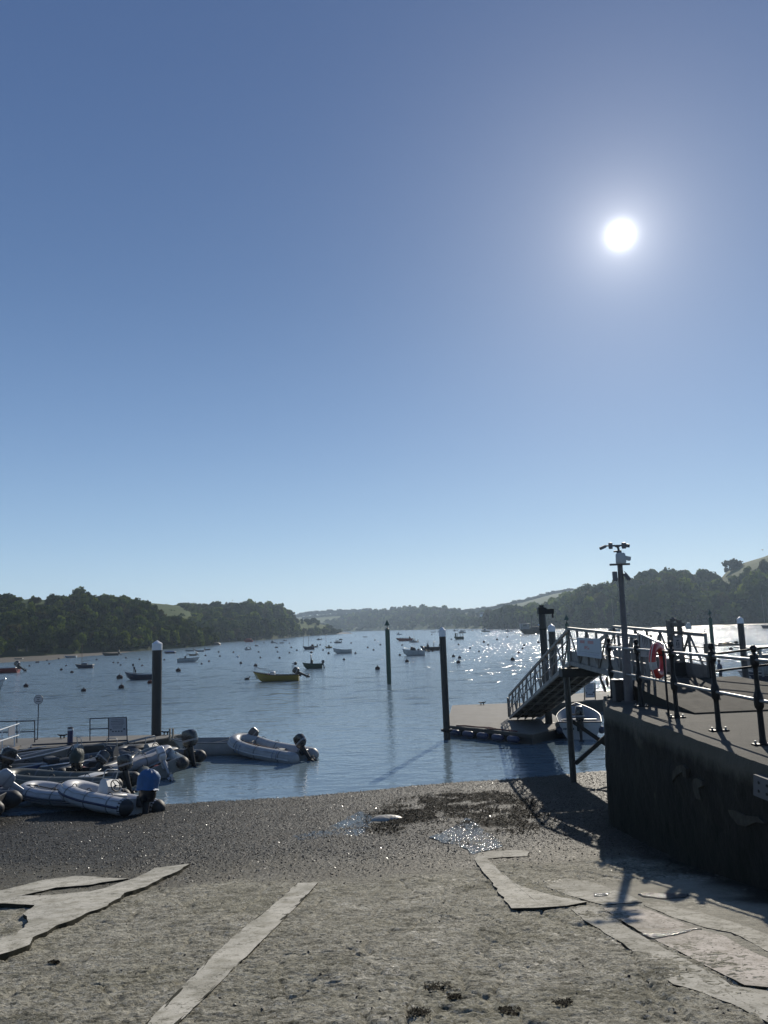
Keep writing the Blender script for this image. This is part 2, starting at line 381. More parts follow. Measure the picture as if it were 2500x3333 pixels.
# smooth concrete strips let into the slip, as thick slabs following its fall
def stained(mat_):
    t = mat_.node_tree; b = t.nodes['Principled BSDF']; src = b.inputs['Base Color'].links[0].from_socket; po_ = N(t, 'ShaderNodeNewGeometry').outputs['Position']
    c = mixc(t, mr(t, noise(t, po_, 1.1, 6, .7), .48, .62, 0, .55), src, (.20, .19, .15))
    c = mixc(t, mr(t, noise(t, po_, 9, 5, .75), .56, .64, 0, .7), c, (.12, .115, .085)); c = mixc(t, mr(t, noise(t, po_, 40, 3, .6), .58, .68, 0, .6), c, (.10, .095, .07))
    cr = mth(t, 'ABSOLUTE', mth(t, 'SUBTRACT', noise(t, po_, .9, 5, .65), .5)); c = mixc(t, mr(t, cr, 0, .006, .75, 0), c, (.06, .057, .04))
    t.links.new(c, b.inputs['Base Color']); return mat_
CONC = pm('worn_concrete', (.49, .465, .395), .85, var=.2, scale=2.2, bump=.004, bscale=40, dirt=(.23, .215, .16), dirt_amt=.8, dirt_scale=3.5, spec=.15)
CONC2 = pm('worn_concrete_pink', (.51, .46, .405), .85, var=.18, scale=2.2, bump=.004, bscale=40, dirt=(.26, .23, .185), dirt_amt=.8, dirt_scale=6, spec=.15)
CONC3 = pm('worn_concrete_grey', (.43, .41, .35), .85, var=.2, scale=2.2, bump=.004, bscale=40, dirt=(.19, .18, .14), dirt_amt=.8, dirt_scale=5, spec=.15)
PUD = None
for _m in (CONC, CONC2, CONC3): stained(_m)
SHADED_WEED = pm('weed_and_shadow_edge', (.03, .029, .02), .9, var=.4, scale=12, spec=.1)  # slab sides: weed stain plus the shadow under the edge, painted dark
def slab(name, pts, mat, label, up=.03, thick=.14, rag=.02, kind='structure', step=.06, cat=None):
    P = [gpt(*p).xy for p in pts]; out = []
    g = np.random.default_rng(len(pts) * 13 + int(abs(P[0].x) * 100))
    for i, p in enumerate(P):
        q = P[(i + 1) % len(P)]; k = max(1, int((q - p).length / step))
        for j in range(k):
            v = p.lerp(q, j / k); a_, b_ = np.array(v.x), np.array(v.y); out.append((v.x + rag * 2.2 * float(fbm(a_ * 2.1, b_ * 2.1, 3)), v.y + rag * 2.2 * float(fbm(a_ * 2.1 + 31, b_ * 2.1 + 7, 3))))
    bm = bmesh.new()
    vs = [bm.verts.new((x, y, 0)) for x, y in out]; f = bm.faces.new(vs)
    bmesh.ops.triangulate(bm, faces=[f], ngon_method='EAR_CLIP')
    for _ in range(3):
        es = [e for e in bm.edges if e.calc_length() > .35]
        if es: bmesh.ops.subdivide_edges(bm, edges=es, cuts=1); bmesh.ops.triangulate(bm, faces=bm.faces[:])
    bmesh.ops.recalc_face_normals(bm, faces=bm.faces[:])
    if sum(f.normal.z for f in bm.faces) < 0: bmesh.ops.reverse_faces(bm, faces=bm.faces[:])
    r = bmesh.ops.extrude_face_region(bm, geom=bm.faces[:]); top = {v for v in r['geom'] if isinstance(v, bmesh.types.BMVert)}
    co = np.array([v.co[:2] for v in bm.verts]); z = g0(co[:, 0], co[:, 1])
    for v, zz in zip(bm.verts, z): v.co.z = zz + (up + .006 * float(pn(np.array(v.co.x * 2), np.array(v.co.y * 2))) if v in top else up - thick)
    bmesh.ops.recalc_face_normals(bm, faces=bm.faces[:])
    me = bpy.data.meshes.new(name); me.materials.append(mat); me.materials.append(SHADED_WEED)
    for f in bm.faces: f.material_index = int(f.normal.z < .5 and mat is not PUD)
    bm.to_mesh(me); bm.free()
    return tag(link(bpy.data.objects.new(name, me)), label, cat, kind=kind)
slab('concrete_path', [(968, 2877), (852, 2982), (754, 3058), (625, 3190), (520, 3299), (430, 3390), (520, 3390), (603, 3299), (723, 3193), (799, 3118), (882, 3035), (934, 2975), (1036, 2873)], CONC, 'straight smooth concrete strip laid down the middle of the stone slipway', up=.014)
slab('concrete_path', [(618, 2820), (575, 2848), (527, 2869), (470, 2897), (407, 2918), (385, 2935), (354, 2952), (345, 2962), (300, 2980), (181, 3027), (150, 3047), (105, 3065), (98, 3092), (0, 3125), (-90, 3150), (-90, 3080), (0, 3068), (50, 3058), (95, 3015), (80, 2985), (110, 2958), (0, 2953), (-90, 2958), (-90, 2925), (0, 2930), (160, 2925), (300, 2912), (380, 2888), (452, 2862), (500, 2836)], CONC, 'broken pale concrete strip with ragged edge on the slipway', up=.05, thick=.2, rag=.025)
slab('concrete_path', [(-90, 2910), (0, 2905), (143, 2870), (249, 2856), (330, 2862), (420, 2864), (300, 2885), (180, 2896), (60, 2925), (-90, 2935)], CONC, 'narrow pale concrete strip along the edge of the shingle', up=.03, rag=.03)
slab('concrete_path', [(1544, 2798), (1559, 2779), (1612, 2772), (1690, 2770), (1725, 2777), (1715, 2790), (1640, 2793), (1588, 2799), (1627, 2839), (1672, 2877), (1732, 2901), (1820, 2924), (1906, 2941), (1838, 2954), (1740, 2960), (1664, 2961), (1604, 2877)], CONC, 'pale hooked concrete strip at the foot of the slipway by the shingle', up=.018)
o = (1250, 2500)
def c2(l): return [(o[0] + x * .7535, o[1] + y * .7535) for x, y in l]
slab('concrete_slab', c2([(870, 598), (930, 606), (1050, 688), (1200, 778), (1380, 870), (1500, 938), (1800, 990), (1800, 1180), (1650, 1100), (1500, 1020), (1350, 965), (1250, 940), (1140, 840), (1010, 745), (900, 680), (810, 612)]), CONC3, 'long grey concrete bay between dark seams on the slipway', up=.006)
slab('concrete_slab', c2([(945, 604), (1105, 600), (1240, 650), (1370, 702), (1450, 722), (1560, 780), (1800, 880), (1800, 960), (1560, 938), (1440, 880), (1250, 782), (1130, 722), (1030, 662)]), CONC2, 'pinkish worn concrete slab with a puddle on the slipway', up=.005)
slab('concrete_slab', c2([(1125, 594), (1200, 586), (1300, 610), (1420, 640), (1800, 770), (1800, 860), (1500, 712), (1390, 692), (1250, 645)]), CONC3, 'narrow grey concrete bay beside the wall shadow on the slipway', up=.005)
slab('concrete_slab', c2([(700, 512), (780, 478), (860, 486), (980, 520), (1060, 550), (1110, 582), (950, 592), (885, 577), (790, 548)]), CONC3, 'small patched concrete slab with puddles beside the hooked strip', up=.006)
# puddles: thin sheets of water, the stones stand up through them
PUD = bpy.data.materials.new('puddle_water'); PUD.use_nodes = True
pb = PUD.node_tree.nodes['Principled BSDF']; pb.inputs['Base Color'].default_value = (.06, .068, .072, 1); pb.inputs['Roughness'].default_value = .12; pb.inputs['IOR'].default_value = 1.33
_bt = PUD.node_tree; _bp = N(_bt, 'ShaderNodeBump'); _bp.inputs['Distance'].default_value = .013
_bt.links.new(noise(_bt, N(_bt, 'ShaderNodeNewGeometry').outputs['Position'], 30, 4, .7), _bp.inputs['Height']); _bt.links.new(_bp.outputs[0], pb.inputs['Normal'])
def puddle(pts, up, lab): return slab('puddle', pts, PUD, lab, up=up, thick=.02, rag=.06, step=.05)
puddle(c2([(195, 300), (250, 280), (330, 240), (350, 215), (385, 222), (420, 265), (480, 300), (510, 340), (440, 362), (380, 375), (330, 330), (250, 325)]), .010, 'silvery puddle standing in the shingle above the hooked strip')
puddle([(1080, 2690), (1130, 2660), (1170, 2640), (1215, 2650), (1200, 2700), (1165, 2722), (1080, 2722), (980, 2735), (960, 2722)], .002, 'shallow wet pool in the shingle left of the seaweed')
puddle(c2([(1112, 722), (1200, 712), (1300, 702), (1370, 700), (1300, 716), (1230, 730), (1150, 738)]), .012, 'bright puddle lying along the top of the pinkish slab')
puddle(c2([(905, 545), (985, 540), (985, 552), (920, 556)]), .012, 'tiny puddle on the small patched slab')
puddle(c2([(1110, 548), (1200, 540), (1310, 545), (1290, 560), (1200, 566), (1130, 560)]), .010, 'bright puddle close to the shadow of the railing')

# seaweed: matted fronds
def fronds(name, n, centre_fn, size, seed, label, kind=None, cat=None):
    g = np.random.default_rng(seed); x, y = centre_fn(g, n); n = len(x); z = ground_z(x, y) + .012
    th = g.uniform(0, 6.28, n); l = size * g.uniform(.5, 1.5, n); w = l * g.uniform(.18, .4, n); ti = g.normal(0, .5, n)
    c, s = np.cos(th), np.sin(th)
    P = np.stack([np.stack([x + a * l * c - e * w * s, y + a * l * s + e * w * c, z + h * size * .6 + a * l * np.tan(np.clip(ti, -.7, .7)) * .5], -1) for a, e, h in ((-.5, -.5, .1), (.5, -.35, .5), (.6, .4, .6), (-.4, .5, .3))], 1)
    return tag(np_obj(name, P.reshape(-1, 3), np.arange(4 * n).reshape(n, 4), [pm('bladderwrack', (.022, .017, .008), .8, var=.5, scale=9, spec=.08), pm('bladderwrack_dark', (.01, .008, .005), .8, var=.5, scale=9, spec=.06)], mi=g.integers(0, 2, n)), label, cat, kind=kind)
pa = [gpt(*p).xy for p in [(1210, 2700), (1220, 2655), (1330, 2600), (1480, 2580), (1640, 2575), (1730, 2610), (1760, 2680), (1700, 2720), (1560, 2690), (1400, 2665), (1300, 2720)]]
def in_poly(x, y, P):
    k = np.zeros(len(x), bool)
    for i in range(len(P)):
        a, b_ = P[i], P[i - 1]
        c = ((a.y > y) != (b_.y > y)) & (x < (b_.x - a.x) * (y - a.y) / (b_.y - a.y + 1e-9) + a.x); k ^= c
    return k
def wrack(g, n):
    x = g.uniform(min(p.x for p in pa) - .4, max(p.x for p in pa) + .4, n); y = g.uniform(min(p.y for p in pa) - .4, max(p.y for p in pa) + .4, n)
    k = in_poly(x + g.normal(0, .25, n), y + g.normal(0, .25, n), pa) & (fbm(x * 1.1, y * 1.1, 3) > -.12); return x[k], y[k]
fronds('seaweed', 26000, wrack, .07, 4, 'matted brown seaweed lying on the shingle', kind='stuff')
for i, (px, py, r, lab) in enumerate([(1425, 3212, .065, 'blackish clump of seaweed on the slipway, largest of the loose clumps'), (1480, 3247, .03, 'small dark clump of seaweed touching the largest loose clump'), (1365, 3300, .05, 'flat dark scrap of seaweed below the largest loose clump'), (1660, 3290, .045, 'brown scrap of seaweed low down near the long seam'), (1830, 3268, .04, 'ragged brown scrap of seaweed beside the long seam'), (175, 3135, .03, 'little dark weed clump below the broken concrete strip')]):
    c = gpt(px, py)
    fronds('seaweed_clump', 170, lambda g, n, c=c, r=r: (c.x + r * np.clip(g.normal(0, 1, n), -1.5, 1.5), c.y + r * .8 * np.clip(g.normal(0, 1, n), -1.5, 1.5)), .026, 40 + i, lab, cat='seaweed')['group'] = 'loose seaweed clumps'
c = gpt(1260, 2668); mb = MB(); mb.ball((c.x, c.y, c.z - .02), .42, 16, 8, (1, .6, .3)); rk = mb.build('boulder', pm('pale_rock', (.3, .28, .24), .5, bump=.03, bscale=6, var=.3), None)
tag(rk, 'pale flat boulder at the edge of the seaweed', 'rock')

# ------------------------------------------------------------------ water
WAT = bpy.data.materials.new('estuary_water'); WAT.use_nodes = True; t = WAT.node_tree; L = t.links.new; b = t.nodes['Principled BSDF']
pos = N(t, 'ShaderNodeNewGeometry').outputs['Position']
b.inputs['Base Color'].default_value = (.155, .215, .25, 1); b.inputs['Roughness'].default_value = .05; b.inputs['IOR'].default_value = 1.33
sep = N(t, 'ShaderNodeSeparateXYZ'); L(pos, sep.inputs[0])
off = mr(t, sep.outputs[1], 25, 60, .42, 1); L(mr(t, sep.outputs[1], 30, 140, .05, .16), b.inputs['Roughness'])
catp = noise(t, pos, .022, 3, .5, (1, .28, 1)); calm = mr(t, catp, .40, .56, .55, 1.0)
amp = mth(t, 'MULTIPLY', calm, off)
h1 = noise(t, pos, .62, 3, .55, (.8, 1.5, 1)); h2 = noise(t, pos, 2.1, 3, .6, (.75, 1.35, 1)); h3 = noise(t, pos, 7.5, 2, .6, (.8, 1.2, 1))
hh = mth(t, 'ADD', mth(t, 'ADD', mth(t, 'MULTIPLY', h1, .16), mth(t, 'MULTIPLY', h2, .085)), mth(t, 'MULTIPLY', h3, .016))
h4 = mth(t, 'MULTIPLY', mr(t, noise(t, pos, .42, 2, .5, (.6, .9, 1)), .55, .70), noise(t, pos, 1.1, 1, .5, (.7, 1.0, 1)))   # scattered steeper wavelets
h4 = mth(t, 'MULTIPLY', h4, mr(t, sep.outputs[1], 38, 85, .12, 1))
hh = mth(t, 'MULTIPLY', mth(t, 'ADD', hh, mth(t, 'MULTIPLY', h4, .60)), amp)
bp = N(t, 'ShaderNodeBump'); bp.inputs['Distance'].default_value = 1.0; bp.inputs['Strength'].default_value = 1.0; L(hh, bp.inputs['Height']); L(bp.outputs[0], b.inputs['Normal'])
wy = [9, 40, 120, 400, 1200, 4000, 9000]; wv = []
for y in wy: wv += [(-30 - y * 1.1, y, 0), (30 + y * 1.1, y, 0)]
tag(np_obj('water', np.array(wv), np.array([(2 * i, 2 * i + 1, 2 * i + 3, 2 * i + 2) for i in range(len(wy) - 1)]), WAT), 'blue estuary water with ripples and sun glitter', kind='structure')
# ------------------------------------------------------------------ hills and woods
def leafmat(name, rgb, tr=.35):
    m = bpy.data.materials.new(name); m.use_nodes = True; t = m.node_tree; t.nodes.clear(); L = t.links.new
    co = N(t, 'ShaderNodeNewGeometry').outputs['Position']
    n = noise(t, co, .35, 4, .6); n2 = noise(t, co, .06, 2, .5)
    c = ramp(t, [(.3, tuple(x * .55 for x in rgb)), (.7, tuple(x * 1.4 for x in rgb))], n)
    c = mixc(t, mr(t, n2, .4, .65, 0, .5), c, (rgb[0] * 1.5, rgb[1] * 1.15, rgb[2] * .8))
    d = N(t, 'ShaderNodeBsdfDiffuse'); L(c, d.inputs[0]); tl = N(t, 'ShaderNodeBsdfTranslucent'); L(mixc(t, .35, c, (.10, .13, .02)), tl.inputs[0])
    mx = N(t, 'ShaderNodeMixShader'); mx.inputs[0].default_value = tr; L(d.outputs[0], mx.inputs[1]); L(tl.outputs[0], mx.inputs[2])
    o = N(t, 'ShaderNodeOutputMaterial'); L(mx.outputs[0], o.inputs[0]); return m
LEAF = [leafmat('leaf_dark', (.013, .027, .011)), leafmat('leaf_mid', (.028, .052, .014)), leafmat('leaf_fresh', (.085, .125, .022), .45), leafmat('leaf_russet', (.05, .044, .024))]
BARK = pm('bark', (.06, .05, .04), .8, var=.3)
def crown_arrays(seed, n, lobes, q, flat=1.0, core=True, conical=0.0):
    """leaf clumps over a cluster of lobes; unit crown about 1 wide in radius, base at z = 0"""
    g = np.random.default_rng(seed)
    C = []
    for i in range(lobes):
        a = g.uniform(0, 6.28); rr = g.uniform(0, .62) ** .8; h = g.uniform(.35, 1.25)
        rr *= 1 - conical * (h - .3)
        C.append((rr * math.cos(a), rr * math.sin(a), h * flat, g.uniform(.28, .52) * (1 - .4 * conical)))
    C.append((0, 0, .75 * flat, .6)); C = np.array(C)
    k = g.integers(0, len(C), n); u = g.normal(size=(n, 3)); u[:, 2] += .25; u /= np.linalg.norm(u, axis=1)[:, None]
    P = C[k, :3] + u * C[k, 3:4] * g.uniform(.72, 1.08, (n, 1)) * np.array([1, 1, .85])
    nrm = u + g.normal(0, .6, (n, 3)); nrm /= np.linalg.norm(nrm, axis=1)[:, None]
    a = np.cross(nrm, g.normal(size=(n, 3))); a /= np.linalg.norm(a, axis=1)[:, None]; bb = np.cross(nrm, a)
    s = q * g.uniform(.55, 1.3, (n, 1))
    V = np.stack([P - a * s - bb * s * .7, P + a * s * .8 - bb * s * .8, P + a * s + bb * s * .6, P - a * s * .7 + bb * s], 1).reshape(-1, 3)
    V[:, 2] = np.maximum(V[:, 2], .02)
    Fq = np.arange(4 * n).reshape(n, 4)
    if core:                                  # solid core added inside the lobes to block daylight between the leaves
        vs, fs = [], []
        for (x, y, z, r) in C:
            b0 = len(vs); r *= .72
            for kk in range(6): vs.append((x + r * math.cos(kk * 1.047), y + r * math.sin(kk * 1.047), z - r * .35))
            for kk in range(6): vs.append((x + r * .75 * math.cos(kk * 1.047 + .5), y + r * .75 * math.sin(kk * 1.047 + .5), z + r * .5))
            fs += [(b0 + j, b0 + (j + 1) % 6, b0 + 6 + (j + 1) % 6, b0 + 6 + j) for j in range(6)] + [(b0 + 6, b0 + 7, b0 + 8, b0 + 9), (b0 + 9, b0 + 10, b0 + 11, b0 + 6)]
        Fq = np.concatenate([Fq, np.array(fs) + len(V)]); V = np.concatenate([V, np.array(vs)])
    return V, Fq
FULL = [crown_arrays(100 + i, 520, 9, .105, (1.0, .8, 1.15, .9, 1.25, .75)[i], conical=(0, 0, .3, 0, .5, 0)[i]) for i in range(6)]
LITE = [crown_arrays(200 + i, 190, 8, .17, (1.0, .85, 1.1, .9)[i]) for i in range(4)]
PINE = crown_arrays(300, 420, 8, .10, .35)

class Hill:
    def __init__(s, cols, bulge=.75, nz=1.5, nsc=.02, treeh=5.0, back=1.6):
        s.c = np.array(cols, float); s.bulge, s.nz, s.nsc, s.th, s.back = bulge, nz, nsc, treeh, back
    def col(s, px):
        px = np.asarray(px, float); c = s.c
        Ys = np.interp(px, c[:, 0], c[:, 1]); py = np.interp(px, c[:, 0], c[:, 2]); Yr = np.interp(px, c[:, 0], c[:, 3])
        u = (px - 1250) / FPX; v = -(py - 1666.5) / FPX
        dx = _r.x * u + _u.x * v + _F.x; dy = _r.y * u + _u.y * v + _F.y; dz = _r.z * u + _u.z * v + _F.z
        return Ys, Yr, H + dz / dy * Yr, dx / dy
    def pt(s, px, t):
        Ys, Yr, zr, k = s.col(px); t = np.asarray(t, float)
        zr = np.maximum(zr - s.th, 1.0); Y = Ys + (Yr - Ys) * t; X = k * Y
        up = np.clip(t, 0, 1); p = s.bulge * np.sin(up * np.pi / 2) + (1 - s.bulge) * up
        z = .9 + (zr - .9) * np.where(t <= 1, p, 1 - .45 * (t - 1)) + s.nz * fbm(X * s.nsc, Y * s.nsc, 4) * np.clip(t * 4, 0, 1) * np.clip((1.25 - t) * 3, .15, 1)
        return X, Y, z
    def mesh(s, name, mat, label, dp=12, nt=36, t0=-.02, t1=None):
        px = np.arange(s.c[0, 0], s.c[-1, 0] + 1, dp); tt = np.linspace(t0, t1 or s.back, nt); A, B = np.meshgrid(px, tt)
        X, Y, z = s.pt(A, B); z = np.where(B < 0, -1.0, z)
        i = np.arange(len(px) * nt).reshape(nt, len(px))
        q = np.stack([i[:-1, :-1], i[:-1, 1:], i[1:, 1:], i[1:, :-1]], -1).reshape(-1, 4)
        return tag(np_obj(name, np.stack([X, Y, z], -1).reshape(-1, 3), q, mat, smooth=True), label, kind='structure')
def grassmat(name, a, b_, c):
    m = bpy.data.materials.new(name); m.use_nodes = True; t = m.node_tree; co = N(t, 'ShaderNodeNewGeometry').outputs['Position']
    k = mixc(t, mr(t, noise(t, co, .03, 5, .65), .4, .6), a, b_); k = mixc(t, mr(t, noise(t, co, .5, 4, .7), .45, .75, 0, .6), k, c)
    t.links.new(k, t.nodes['Principled BSDF'].inputs['Base Color']); t.nodes['Principled BSDF'].inputs['Roughness'].default_value = .95; t.nodes['Principled BSDF'].inputs['Specular IOR Level'].default_value = .1
    return m
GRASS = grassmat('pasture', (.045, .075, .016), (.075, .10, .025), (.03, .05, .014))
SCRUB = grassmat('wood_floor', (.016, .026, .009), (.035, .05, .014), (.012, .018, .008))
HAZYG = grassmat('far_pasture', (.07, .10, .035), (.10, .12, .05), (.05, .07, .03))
H1 = Hill([(-420, 185, 1950, 330), (-150, 200, 1938, 335), (0, 215, 1934, 340), (30, 218, 1928, 341), (100, 225, 1922, 345), (205, 238, 1926, 349), (235, 240, 1930, 350), (300, 250, 1936, 350), (430, 262, 1957, 350), (477, 270, 1963, 350), (506, 280, 1990, 346), (561, 290, 2013, 342), (608, 300, 2024, 340), (633, 310, 2049, 340), (654, 320, 2073, 342), (675, 328, 2089, 344), (700, 338, 2098, 346)], treeh=4.2)
F1 = Hill([(380, 355, 1955, 480), (440, 360, 1958, 490), (470, 360, 1961, 495), (540, 365, 1967, 500), (590, 372, 1973, 502), (625, 376, 1990, 500), (655, 380, 2040, 500)], treeh=0, nz=.3)
H2 = Hill([(520, 400, 1995, 560), (600, 400, 1974, 570), (693, 418, 1977, 590), (769, 440, 1972, 610), (819, 462, 1967, 620), (853, 475, 1977, 630), (895, 510, 1972, 650), (916, 535, 1979, 670), (933, 560, 1996, 680), (954, 590, 1990, 700), (1000, 655, 2003, 745), (1022, 675, 2008, 755), (1060, 705, 2014, 770), (1092, 725, 2034, 775), (1106, 735, 2056, 780)], treeh=6.2)
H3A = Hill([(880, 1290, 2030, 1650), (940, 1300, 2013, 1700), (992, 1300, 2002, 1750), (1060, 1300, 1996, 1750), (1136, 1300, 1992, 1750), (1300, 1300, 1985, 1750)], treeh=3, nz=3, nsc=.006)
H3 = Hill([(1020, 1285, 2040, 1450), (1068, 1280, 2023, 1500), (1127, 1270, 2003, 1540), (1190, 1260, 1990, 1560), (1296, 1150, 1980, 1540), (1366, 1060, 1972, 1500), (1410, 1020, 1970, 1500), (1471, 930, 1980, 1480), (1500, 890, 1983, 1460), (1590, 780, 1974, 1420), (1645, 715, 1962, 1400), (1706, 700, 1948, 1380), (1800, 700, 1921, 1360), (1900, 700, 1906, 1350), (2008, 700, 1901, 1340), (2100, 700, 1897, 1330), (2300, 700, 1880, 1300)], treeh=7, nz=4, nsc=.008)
H4 = Hill([(1570, 735, 2042, 770), (1600, 715, 2024, 790), (1627, 695, 2004, 800), (1677, 650, 1992, 790), (1735, 610, 1984, 770), (1790, 570, 1974, 750), (1830, 540, 1950, 735), (1873, 515, 1926, 720), (1912, 495, 1920, 705), (1960, 470, 1914, 680), (2037, 440, 1900, 650), (2086, 438, 1883, 640), (2168, 438, 1872, 635), (2230, 440, 1858, 632), (2288, 440, 1844, 630), (2335, 440, 1835, 630), (2360, 440, 1805, 630), (2413, 440, 1780, 630), (2500, 440, 1752, 630), (2700, 440, 1712, 630), (3000, 440, 1740, 640)], treeh=14)
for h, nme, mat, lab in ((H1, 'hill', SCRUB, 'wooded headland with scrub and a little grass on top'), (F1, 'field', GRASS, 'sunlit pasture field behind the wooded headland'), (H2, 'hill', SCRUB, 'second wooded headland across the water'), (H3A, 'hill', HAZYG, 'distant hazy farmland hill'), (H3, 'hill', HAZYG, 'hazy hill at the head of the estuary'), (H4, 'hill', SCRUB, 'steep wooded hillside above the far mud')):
    h.mesh(nme, mat, lab)

def patch(hill, p0, p1, t0, t1, mat, label, lift=.5):
    A, B = np.meshgrid(np.linspace(p0, p1, 40), np.linspace(t0, t1, 14)); w = .04 * fbm(A * .02, B * 5, 2); X, Y, z = hill.pt(A, B + w * (t1 - t0) * 2); i = np.arange(A.size).reshape(A.shape)
    q = np.stack([i[:-1, :-1], i[:-1, 1:], i[1:, 1:], i[1:, :-1]], -1).reshape(-1, 4); tag(np_obj('field', np.stack([X, Y, z + lift], -1).reshape(-1, 3), q, mat, smooth=True), label, kind='structure')
patch(H4, 2315, 2690, .42, 1.02, GRASS, 'steep green field high on the right-hand hillside')
patch(H1, 25, 225, .54, 1.02, GRASS, 'rough grass on top of the nearer headland', .3)
patch(H2, 798, 938, .30, .55, GRASS, 'narrow green field between the tree belts of the second headland', .3)
patch(H2, 942, 1088, .17, 1.0, GRASS, 'green field sloping to the tip of the second headland', .3)
def forest(name, hill, n, src, hs, keep, seed, label, tones=(.40, .32, .22, .06)):
    g = np.random.default_rng(seed); px = g.uniform(hill.c[0, 0], hill.c[-1, 0], n); t = g.uniform(.0, 1.0, n) ** .9
    k = keep(px, t) > g.uniform(0, 1, n); px, t = px[k], t[k]; X, Y, z = hill.pt(px, t); Vs, Fs, Ms, off = [], [], [], 0
    for i in range(len(px)):
        V, Fq = src[g.integers(len(src))]; h = hs * g.uniform(.6, 1.45); w = h * g.uniform(.5, .72); a = g.uniform(0, 6.28)
        if t[i] < .05 or px[i] > hill.c[-1, 0] - 22 or (hill is H2 and px[i] > 945) or (hill is H4 and px[i] > 2240 and t[i] > .2) or (hill is H1 and px[i] < 240 and t[i] > .3): h *= .62; w *= .75
        R = np.array([[math.cos(a) * w, -math.sin(a) * w, 0], [math.sin(a) * w, math.cos(a) * w, 0], [0, 0, h * .72]])
        Vs.append(V @ R.T + np.array([X[i], Y[i], z[i] - .12 * h])); Fs.append(Fq + off); off += len(V)
        k_ = .9 * float(fbm(np.array(px[i] * .018), np.array(t[i] * 4.0 + seed), 3)); pt_ = np.clip(np.array(tones) + np.array([-k_, -.2 * k_, k_, .25 * abs(k_)]), .02, 1); Ms.append(np.full(len(Fq), g.choice(4, p=pt_ / pt_.sum())))
    return tag(np_obj(name, np.concatenate(Vs), np.concatenate(Fs), LEAF, mi=np.concatenate(Ms)), label, kind='stuff')
def k1(px, t):
    grass = ((px > 50) & (px < 190) & (t > .55) & (fbm(px * .02, t * 6, 2) > -.3)) | ((px > 215) & (px < 330) & (t > .86) & (fbm(px * .03, t * 9, 2) > .1))
    return np.where(grass, .08, 1.0)
forest('woodland', H1, 1500, FULL, 4.3, k1, 21, 'dense dark wood covering the nearer headland')
def k2(px, t):
    f = ((px > 795) & (px < 935) & (t > .26) & (t < .56)) | ((px > 945) & (t > .13)) | ((px > 640) & (px < 800) & (t > .40) & (t < .47))
    return np.where(f, .04, 1.0)
forest('woodland', H2, 1500, LITE + FULL[:2], 6.6, k2, 22, 'dense wood covering the second headland')
forest('woodland', H3, 2300, LITE, 7.5, lambda px, t: np.where(px < 1500, (t < .93) * (1 - .9 * ((px > 1390) & (t > .62))), (t < .40 - .0004 * (px - 1500)) * 1.0), 23, 'hazy wood on the hill at the head of the estuary')
def k4(px, t):
    f = (px > 2345 - 60 * (t - .4)) & (t > .40 + .10 * fbm(px * .02, t * 3, 2))
    return np.where(f, .06, 1.0) * (px > 1590)
forest('woodland', H4, 1250, LITE + FULL, 12.5, k4, 24, 'tall dense wood on the hillside above the far mud', (.36, .30, .26, .08))
# hedges and field lines on the distant hills
def hedge(hill, pts, h, label, seed):
    g = np.random.default_rng(seed); Vs, Fs, off = [], [], 0
    for (a, b_) in zip(pts[:-1], pts[1:]):
        n = max(3, int(abs(b_[0] - a[0]) / 2.2 + abs(b_[1] - a[1]) * 30))
        for i in range(n):
            f = (i + g.uniform(0, 1)) / n; X, Y, z = hill.pt(a[0] + (b_[0] - a[0]) * f, a[1] + (b_[1] - a[1]) * f)
            V, Fq = LITE[g.integers(4)]; s = h * g.uniform(.6, 1.2)
            Vs.append(V * np.array([s * .9, s * .9, s * .6]) + np.array([float(X), float(Y), float(z) - .1])); Fs.append(Fq + off); off += len(V)
    return tag(np_obj('hedge', np.concatenate(Vs), np.concatenate(Fs), [LEAF[0]]), label, 'hedge')
hedge(H3A, [(960, .98), (1040, 1.0), (1136, 1.0), (1210, 1.0)], 9, 'hedgerow with trees along the skyline of the distant farmland', 31)
hedge(H3A, [(985, .62), (1060, .66), (1150, .7)], 5, 'hedge crossing the middle of the distant pale field', 32)
hedge(H3, [(1410, .97), (1471, .95), (1530, .98), (1640, .98)], 6, 'dark hedge along the skyline over the head of the estuary', 33)
hedge(H3, [(1480, .8), (1560, .72), (1700, .8), (1860, .97)], 5, 'hedge slanting up the big grassy hill behind the moorings', 34)
hedge(H3, [(1700, .98), (1800, .99), (1930, .99), (2010, .99)], 3, 'thin hedge along the crest of the big grassy hill', 35)

# single trees that stand out of the woods
CR = {}
def crown_mesh(v, tone):
    if (v, tone) not in CR:
        V, Fq = PINE if v == 9 else FULL[v]; CR[(v, tone)] = np_mesh('crown', V, Fq, LEAF[tone])
    return CR[(v, tone)]
mb = MB(); mb.tube([(0, 0, -.15), (.01, 0, .2), (-.01, .01, .55), (0, 0, .95)], [.075, .055, .04, .02], 7); mb.tube([(0, 0, .4), (.2, .05, .65), (.3, .1, .9)], [.03, .02, .01], 5); mb.tube([(0, 0, .45), (-.2, -.08, .7), (-.26, .1, .92)], [.03, .02, .01], 5)
TRUNK = mb.build('trunk', BARK).data; bpy.data.objects.remove(bpy.data.objects['trunk'])
ORD = ['first', 'second', 'third', 'fourth', 'fifth', 'sixth', 'seventh', 'eighth', 'ninth', 'tenth', 'eleventh', 'twelfth', 'thirteenth', 'fourteenth', 'fifteenth', 'sixteenth', 'seventeenth', 'eighteenth', 'nineteenth', 'twentieth']
def tree(loc, h, w, v, tone, label, group=None, name='tree'):
    r = thing(name, label, 'tree', loc, random.uniform(0, 6.28), group)
    t = link(bpy.data.objects.new('trunk', TRUNK), r); t.scale = (h, h, h * .8)
    c = link(bpy.data.objects.new('crown', crown_mesh(v, tone)), r); c.scale = (w, w, h * .70); c.location = (0, 0, h * .12)
    return r
